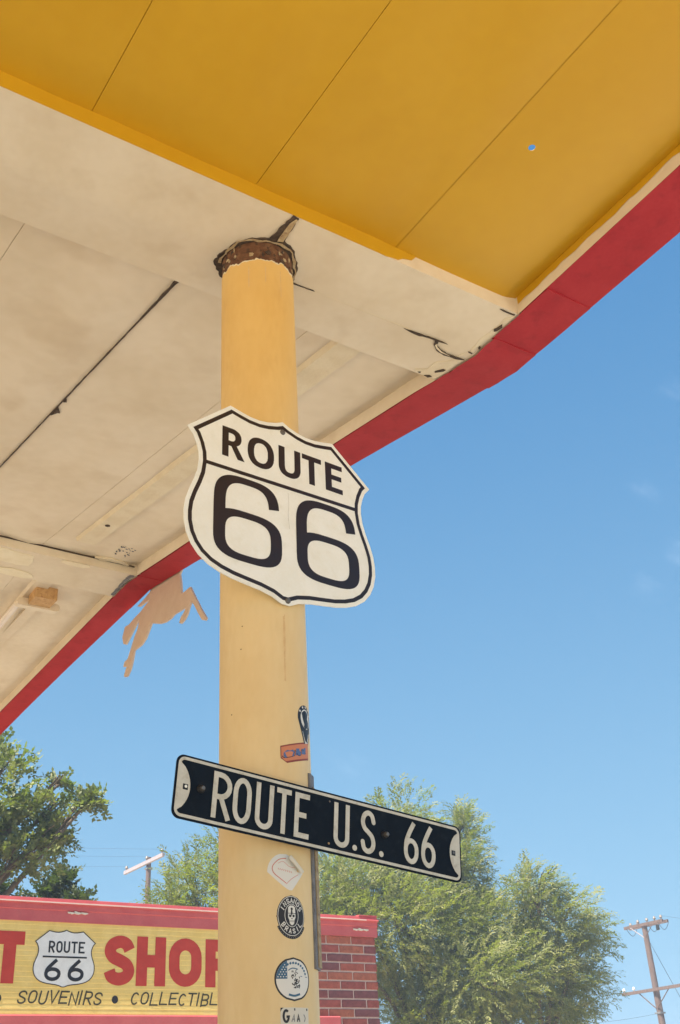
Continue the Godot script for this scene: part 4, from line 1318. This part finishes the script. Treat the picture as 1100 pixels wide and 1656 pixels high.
func build_utility_poles():
	var ins := insulator()
	var t := thing("utility_pole", "brown wooden utility pole with two crossarms right of the trees", "utility pole", Transform3D(Basis(), Vector3(44.45, 0, -37.65)))
	var mb := MB.new()
	mb.tube(PackedVector3Array([Vector3(0.1, -0.5, 0), Vector3(0.03, 5, 0), Vector3(-0.05, 10.1, 0)]), PackedFloat32Array([0.20, 0.17, 0.135]), 14)
	part(t, "pole", mb.mesh(), M.pole_wood)
	for s in [-0.19, 0.19]:
		part(t, "crossarm", box_mesh(Vector3(s - 0.055, 9.98, -1.2), Vector3(s + 0.055, 10.12, 1.35)), M.pole_wood)
	part(t, "crossarm", box_mesh(Vector3(-0.31, 6.95, -2.0), Vector3(-0.19, 7.09, 2.3)), M.pole_wood)
	part(t, "crossarm_brace", bar(Vector3(-0.22, 6.98, -0.95), Vector3(-0.17, 6.2, -0.05), 0.03), M.pole_wood)
	part(t, "crossarm_brace", bar(Vector3(-0.22, 6.98, 1.0), Vector3(-0.17, 6.2, 0.05), 0.03), M.pole_wood)
	part(t, "crossarm_brace", bar(Vector3(-0.25, 10.0, -0.75), Vector3(-0.15, 9.45, -0.04), 0.025), M.white_arm)
	part(t, "crossarm_brace", bar(Vector3(-0.25, 10.0, 0.75), Vector3(-0.15, 9.45, 0.04), 0.025), M.pole_wood)
	for z in [-1.1, -0.6, -0.25, 0.35, 0.85, 1.27]:
		part(t, "insulator", ins, M.porcelain, Transform3D(Basis(), Vector3(-0.19 if int(z * 20) % 2 else 0.19, 10.12, z)))
	for z in [-1.85, -1.2]:
		part(t, "insulator", ins, M.shop_white, Transform3D(Basis(), Vector3(-0.25, 7.09, z)))
	for z in [-0.9, 0.55, 1.2]:      # hanging jumper loops
		var lp := MB.new()
		var p := PackedVector3Array()
		var rr := PackedFloat32Array()
		for i in 9:
			p.append(Vector3(lerpf(-0.4, 0.4, i / 8.0), 10.0 - 0.35 * sin(PI * i / 8.0), z))
			rr.append(0.014)
		lp.tube(p, rr, 5, false)
		part(t, "jumper", lp.mesh(), M.wire)
	var tf := MB.new()
	tf.tube(PackedVector3Array([Vector3(0.22, 9.72, 0.62), Vector3(0.22, 9.75, 0.62), Vector3(0.22, 9.96, 0.62)]), PackedFloat32Array([0.06, 0.09, 0.09]), 10)
	part(t, "fuse_housing", tf.mesh(), M.bolt_dark)
	part(t, "pole_band", box_mesh(Vector3(-0.18, 5.95, -0.18), Vector3(0.19, 6.02, 0.18)), M.galvanised)
	var l := thing("utility_pole", "slim utility pole with one white crossarm above the shop parapet", "utility pole", Transform3D(Basis(), Vector3(20.95, 0, -46.0)))
	mb = MB.new()
	mb.tube(PackedVector3Array([Vector3(0, -0.5, 0), Vector3(0, 7, 0), Vector3(0, 13.25, 0)]), PackedFloat32Array([0.17, 0.14, 0.11]), 12)
	part(l, "pole", mb.mesh(), M.pole_wood)
	part(l, "crossarm", box_mesh(Vector3(-0.23, 12.90, -2.3), Vector3(-0.11, 13.06, 1.9)), M.white_arm)
	for z in [-2.1, 0.15, 1.75]:
		part(l, "insulator", ins, M.porcelain, Transform3D(Basis(), Vector3(-0.17, 13.06, z)))
	part(l, "pole_band", box_mesh(Vector3(-0.14, 12.70, -0.14), Vector3(0.14, 12.78, 0.14)), M.galvanised)
	# wires
	var k := 0
	for z in [-2.1, 0.15, 1.75]:
		wire(Vector3(20.78, 13.24, -46.0 + z), Vector3(-22, 12.2, -43.0 + z), 0.7, ["upper left power line, farthest of three above the parapet", "upper left power line, middle of three above the parapet", "upper left power line, nearest of three above the parapet"][k], 0.0035)
		k += 1
	wire(Vector3(44.26, 10.3, -38.8), Vector3(30, 9.9, -47), 0.3, "thin power line leaving the brown pole to the left")
	wire(Vector3(44.26, 10.3, -36.4), Vector3(90, 9.3, -30), 0.8, "thin power line leaving the brown pole's top to the right")
	wire(Vector3(44.40, 5.98, -37.65), Vector3(36, 5.4, -37.2), 0.15, "low service wire from the brown pole towards the trees")
	wire(Vector3(44.5, 9.4, -37.65), Vector3(50.5, 0.0, -37.9), 0.0, "guy wire running down to the right of the brown pole", 0.012)

# ------------------------------------------------------------------ trees
func leaf_spray(seed_: int, leaf_l: float, leaf_w: float, n: int, length: float) -> ArrayMesh:
	var r := RandomNumberGenerator.new()
	r.seed = seed_
	var st := SurfaceTool.new()
	st.begin(Mesh.PRIMITIVE_TRIANGLES)
	for i in n:
		var t := (i + 0.5) / n
		var o := Vector3(r.randf_range(-0.02, 0.02), t * length, -0.16 * t * t * length + r.randf_range(-0.02, 0.02))
		var sd := 1.0 if i % 2 else -1.0
		var d := Vector3(sd * r.randf_range(0.5, 1.0), r.randf_range(0.2, 0.9), r.randf_range(-0.6, 0.4)).normalized()
		var s := d.cross(Vector3(r.randf_range(-0.5, 0.5), r.randf_range(-0.3, 0.3), 1).normalized()).normalized()
		var ll := leaf_l * r.randf_range(0.7, 1.25)
		var ww := leaf_w * r.randf_range(0.8, 1.2)
		var nn := s.cross(d).normalized()
		var a := o
		var b := o + d * ll * 0.45 + s * ww * 0.5
		var c := o + d * ll
		var e := o + d * ll * 0.45 - s * ww * 0.5
		for tr in [[a, c, b], [a, e, c]]:
			for v in tr:
				st.set_normal(nn)
				st.add_vertex(v)
	return st.commit()

func leaf_material(back: Color) -> StandardMaterial3D:
	var m := StandardMaterial3D.new()
	m.vertex_color_use_as_albedo = true
	m.albedo_color = Color.WHITE
	m.roughness = 0.55
	m.cull_mode = BaseMaterial3D.CULL_DISABLED
	m.backlight_enabled = true
	m.backlight = back
	return m

# lobes: x, y, z, rx, ry, rz
func tree(called: String, label: String, base: Vector3, lobes: Array, seed_: int, density: float, spray: ArrayMesh, mat: Material, col_a: Color, col_b: Color, lean: Vector3, hole: float, trunk_r: float, spray_scale := 1.0):
	var r := RandomNumberGenerator.new()
	r.seed = seed_
	var t := thing(called, label, "tree", Transform3D(Basis(), base), "")
	var ns := noise(seed_ + 5, 0.55, 3)
	var cen := Vector3.ZERO
	var lowest := 1e9
	for l in lobes:
		cen += Vector3(l[0], l[1], l[2]) / lobes.size()
		lowest = minf(lowest, l[1])
	var fork := Vector3(base.x, maxf(1.6, lowest - 2.6), base.z)
	var wood := MB.new()
	var mid := fork.lerp(cen, 0.45) + Vector3(0.15, 0, 0.1)
	wood.tube(PackedVector3Array([Vector3.ZERO, (fork - base) * 0.5 + Vector3(0.08, 0, -0.05), fork - base, mid - base]), PackedFloat32Array([trunk_r * 1.25, trunk_r, trunk_r * 0.85, trunk_r * 0.55]), 10)
	var xs: Array[Transform3D] = []
	var cs: Array[Color] = []
	for l in lobes:
		var c := Vector3(l[0], l[1], l[2])
		var rad := Vector3(l[3], l[4], l[5])
		var from := fork.lerp(mid, r.randf_range(0.2, 1.0))
		var bend := from.lerp(c, 0.5) + Vector3(r.randf_range(-0.25, 0.25), r.randf_range(-0.1, 0.35), r.randf_range(-0.25, 0.25))
		wood.tube(PackedVector3Array([from - base, bend - base, c - base]), PackedFloat32Array([trunk_r * 0.36, trunk_r * 0.25, trunk_r * 0.12]), 6)
		for k in 7:
			var d := Vector3(r.randfn(), r.randfn() * 0.8 + 0.3, r.randfn()).normalized()
			var e := c + d * rad * r.randf_range(0.7, 1.0)
			var m2 := c.lerp(e, 0.5) + Vector3(0, 0.08, 0)
			wood.tube(PackedVector3Array([bend.lerp(c, r.randf_range(0.3, 1.0)) - base, m2 - base, e - base]), PackedFloat32Array([trunk_r * 0.11, trunk_r * 0.06, 0.006]), 5, false)
		var vol := rad.x * rad.y * rad.z
		var n := int(density * (vol + 0.35))
		for i in n:
			var d := Vector3(r.randfn(), r.randfn(), r.randfn()).normalized()
			var k := pow(r.randf(), 0.42)
			var p := c + d * rad * k
			if ns.get_noise_3d(p.x * 1.9, p.y * 2.6, p.z * 1.9) < hole - 0.18 * (1.0 - k):
				continue
			var out := (d * 0.9 + lean + Vector3(r.randfn(), r.randfn(), r.randfn()) * 0.35).normalized()
			var side := out.cross(Vector3(r.randfn() * 0.4, 1, r.randfn() * 0.4)).normalized()
			var nrm := side.cross(out).normalized()
			var sc := spray_scale * r.randf_range(0.6, 1.3)
			xs.append(Transform3D(Basis(side, out, nrm).scaled(Vector3(sc, sc, sc)), p - base - out * 0.15))
			var f := clampf(0.5 + 0.5 * ns.get_noise_3d(p.x * 3.0, p.y * 3.0, p.z * 3.0) + r.randf_range(-0.35, 0.35), 0, 1)
			cs.append(col_a.lerp(col_b, f))
	part(t, "trunk", wood.mesh(), M.bark)
	var mm := MultiMesh.new()
	mm.transform_format = MultiMesh.TRANSFORM_3D
	mm.use_colors = true
	mm.mesh = spray
	mm.instance_count = xs.size()
	for i in xs.size():
		mm.set_instance_transform(i, xs[i])
		mm.set_instance_color(i, cs[i])
	var mi := MultiMeshInstance3D.new()
	mi.name = "crown"
	mi.multimesh = mm
	mi.material_override = mat
	mi.set_meta("kind", "stuff")
	t.add_child(mi, true)

func lob(a: Array, z: float, depth: float, seed_: int) -> Array:
	var r := RandomNumberGenerator.new()
	r.seed = seed_
	var o := []
	for l in a:
		o.append([l[0], l[1], z + r.randf_range(-depth, depth), l[2], l[3], (l[2] + l[3]) * 0.5])
	return o

func build_trees():
	var elm := leaf_spray(31, 0.085, 0.034, 26, 0.55)
	var elm_m := leaf_material(Color(0.9, 1.0, 0.45))
	var cot := leaf_spray(32, 0.085, 0.066, 16, 0.34)
	var cot_m := leaf_material(Color(0.8, 0.9, 0.40))
	var ea := Color(0.190, 0.215, 0.072)
	var eb := Color(0.375, 0.365, 0.130)
	tree("elm_tree", "tall feathery elm rising directly behind the street sign's right half", Vector3(18.6, 0, -23.2),
		lob([[18.05, 9.25, 0.95, 1.05], [17.35, 8.75, 0.8, 0.8], [18.75, 9.0, 0.75, 0.75], [16.96, 7.67, 1.6, 1.2], [19.0, 8.0, 1.55, 1.1], [20.75, 8.95, 0.62, 1.1], [20.55, 8.25, 0.85, 0.9], [21.45, 7.2, 0.6, 0.6], [20.72, 9.55, 0.35, 0.6], [20.9, 7.7, 1.0, 0.9], [17.6, 6.42, 2.2, 1.35], [19.82, 6.19, 2.0, 1.35], [18.55, 4.58, 2.5, 1.3], [16.1, 7.2, 1.1, 1.0], [15.9, 6.0, 1.2, 1.2]], -23.2, 0.8, 41), 51, 250.0, elm, elm_m, ea, eb, Vector3(0.45, 0.35, 0.0), -0.12, 0.22)
	tree("elm_tree", "elm left of the yellow post, its crown showing over the shop parapet", Vector3(13.6, 0, -24.2),
		lob([[12.35, 7.65, 0.72, 0.75], [13.2, 8.2, 0.95, 0.72], [11.75, 6.95, 0.6, 0.42], [12.0, 6.3, 1.0, 0.7], [13.1, 7.1, 1.1, 1.0], [14.21, 7.7, 1.2, 1.0], [15.1, 6.6, 1.3, 1.2], [15.6, 7.8, 0.8, 0.7], [13.4, 5.6, 1.8, 1.1]], -24.2, 0.8, 42), 52, 260.0, elm, elm_m, ea, eb, Vector3(-0.15, 0.4, 0.0), -0.16, 0.2)
	tree("elm_tree", "broad feathery elm nearest the brown utility pole, right of the brick wall", Vector3(20.9, 0, -21.6),
		lob([[21.15, 7.35, 0.95, 0.55], [21.0, 6.9, 1.1, 0.75], [21.9, 6.45, 1.6, 0.85], [22.75, 6.0, 1.0, 0.6], [20.3, 6.1, 1.4, 1.0], [20.82, 5.07, 2.3, 1.05], [19.03, 4.85, 1.7, 1.1], [22.3, 4.9, 1.3, 0.95], [23.2, 5.3, 0.65, 0.5], [20.39, 3.85, 2.7, 0.9], [22.9, 4.3, 0.9, 0.5], [18.2, 3.9, 1.3, 1.0]], -21.6, 0.8, 43), 53, 255.0, elm, elm_m, Color(0.180, 0.208, 0.074), Color(0.360, 0.352, 0.135), Vector3(0.65, 0.12, 0.0), -0.14, 0.22)
	tree("cottonwood_tree", "leafy cottonwood at the far left under the red canopy edge", Vector3(3.6, 0, -19.2),
		lob([[5.4, 8.42, 0.62, 0.5], [5.0, 7.7, 1.2, 0.75], [5.95, 7.55, 0.8, 0.5], [6.55, 8.12, 0.26, 0.22], [6.68, 7.78, 0.34, 0.28], [7.08, 7.74, 0.30, 0.2], [6.3, 6.95, 0.7, 0.55], [5.66, 6.5, 0.6, 0.42], [4.6, 6.7, 1.0, 0.7], [6.72, 7.05, 0.36, 0.36], [3.6, 7.4, 1.3, 1.1], [5.4, 7.1, 0.8, 0.6]], -19.2, 0.5, 44), 54, 225.0, cot, cot_m, Color(0.150, 0.185, 0.072), Color(0.285, 0.300, 0.130), Vector3(0.1, 0.3, 0.0), -0.08, 0.24)
	tree("small_dark_tree", "darker sparse tree peeping over the parapet at the far left", Vector3(6.2, 0, -21.2),
		lob([[6.2, 6.28, 0.45, 0.26], [7.2, 6.42, 0.42, 0.24], [7.55, 6.68, 0.24, 0.22], [6.9, 6.05, 0.95, 0.28], [5.6, 6.15, 0.6, 0.4], [7.75, 6.15, 0.35, 0.2]], -21.2, 0.4, 45), 55, 260.0, cot, cot_m, Color(0.060, 0.085, 0.035), Color(0.110, 0.135, 0.065), Vector3(0.2, 0.3, 0.0), -0.05, 0.14)

# ------------------------------------------------------------------ ground
func build_ground():
	var mb := MB.new()
	var s := 900.0
	mb.quad(Vector3(-s, -0.008, s), Vector3(s, -0.008, s), Vector3(s, -0.008, -s), Vector3(-s, -0.008, -s))
	struct("ground", mb.mesh(), M.dirt)
	mb = MB.new()
	mb.quad(Vector3(-14, -0.004, 16), Vector3(11, -0.004, 16), Vector3(11, -0.004, -9.6), Vector3(-14, -0.004, -9.6))
	struct("forecourt", mb.mesh(), M.concrete)
	mb = MB.new()
	mb.quad(Vector3(12.5, -0.003, 200), Vector3(21, -0.003, 200), Vector3(21, -0.003, -9.0), Vector3(12.5, -0.003, -9.0))
	struct("road", mb.mesh(), M.asphalt)
	struct("kerb", box_mesh(Vector3(12.2, -0.05, -9.0), Vector3(12.49, 0.11, 200)), M.concrete)

# ------------------------------------------------------------------ scene
func _ready():
	# camera
	var cam := Camera3D.new()
	cam.name = "camera"
	var R := [0.8297767842, -0.2389691034, -0.5043453737, -0.0486907866, 0.8692464493, -0.4919754238, 0.5559673512, 0.4327867588, 0.7096449298]
	cam.transform = Transform3D(Basis(Vector3(R[0], R[3], R[6]), Vector3(R[1], R[4], R[7]), Vector3(R[2], R[5], R[8])), Vector3(-1.32781, 1.62, 2.23788))
	cam.fov = 49.9613
	cam.near = 0.05
	cam.far = 3000.0
	add_child(cam, true)
	cam.current = true
	# sky, exposure
	var env := Environment.new()
	env.background_mode = Environment.BG_SKY
	env.tonemap_mode = Environment.TONE_MAPPER_LINEAR
	var expo := 2.9
	env.tonemap_exposure = expo
	env.sdfgi_enabled = true
	env.ssao_enabled = true
	env.ssil_enabled = true
	env.fog_enabled = true
	env.fog_density = 0.003
	env.fog_light_color = Color(0.80, 0.88, 0.96)
	var pm := ProceduralSkyMaterial.new()
	pm.sky_top_color = lin(0.054 / expo, 0.243 / expo, 0.565 / expo)
	pm.sky_horizon_color = lin(0.415 / expo, 0.765 / expo, 1.04 / expo)
	pm.sky_curve = 0.3
	pm.ground_bottom_color = lin(0.12, 0.11, 0.10)
	pm.ground_horizon_color = lin(0.17, 0.20, 0.24)
	pm.sun_angle_max = 12.0
	pm.sky_cover = wisps()
	var sky := Sky.new()
	sky.sky_material = pm
	env.sky = sky
	var we := WorldEnvironment.new()
	we.name = "environment"
	we.environment = env
	add_child(we, true)
	# sun: high on the left, a little beyond the canopy
	var sun := DirectionalLight3D.new()
	sun.name = "sun"
	sun.light_color = Color(1.0, 0.955, 0.88)
	sun.light_energy = 1.5
	sun.light_angular_distance = 0.5
	sun.shadow_enabled = true
	add_child(sun, true)
	sun.look_at_from_position(Vector3.ZERO, -Vector3(-0.55, 0.83, 0.04), Vector3.UP)
	make_materials()
	build_ground()
	build_canopy()
	build_shop()
	build_trees()
	build_utility_poles()
	build_post()
	build_shield()
	build_street_sign()
	build_horse()
	build_lamp()
	build_stickers()

# faint wisps of cirrus
func wisps() -> ImageTexture:
	var img := Image.create(2048, 1024, false, Image.FORMAT_RGBA8)
	img.fill(Color(1, 1, 1, 0))
	var r := RandomNumberGenerator.new()
	r.seed = 9
	var spots := [[55.7, 33.4, 1.0], [53.8, 25.2, 0.8], [51.9, 24.2, 1.0], [54.3, 25.6, 0.7]]
	for i in 30:
		spots.append([r.randf_range(-180, 180), r.randf_range(15, 50), r.randf_range(0.7, 1.6)])
	for s in spots:
		var streaks := 16
		for k in streaks:
			var az: float = s[0] + r.randfn() * 0.35 * s[2]
			var el: float = s[1] + r.randfn() * 0.22 * s[2]
			var n := int(r.randf_range(4, 10))
			for q in n:
				var x := int(fposmod((az + q * 0.12) / 360.0, 1.0) * 2048)
				var y := int((0.5 - (el - q * 0.11) / 180.0) * 1024)
				if x >= 0 and x < 2048 and y >= 0 and y < 1024:
					var c := img.get_pixel(x, y)
					img.set_pixel(x, y, Color(1, 1, 1, minf(0.034, c.a + 0.0075)))
	return ImageTexture.create_from_image(img)
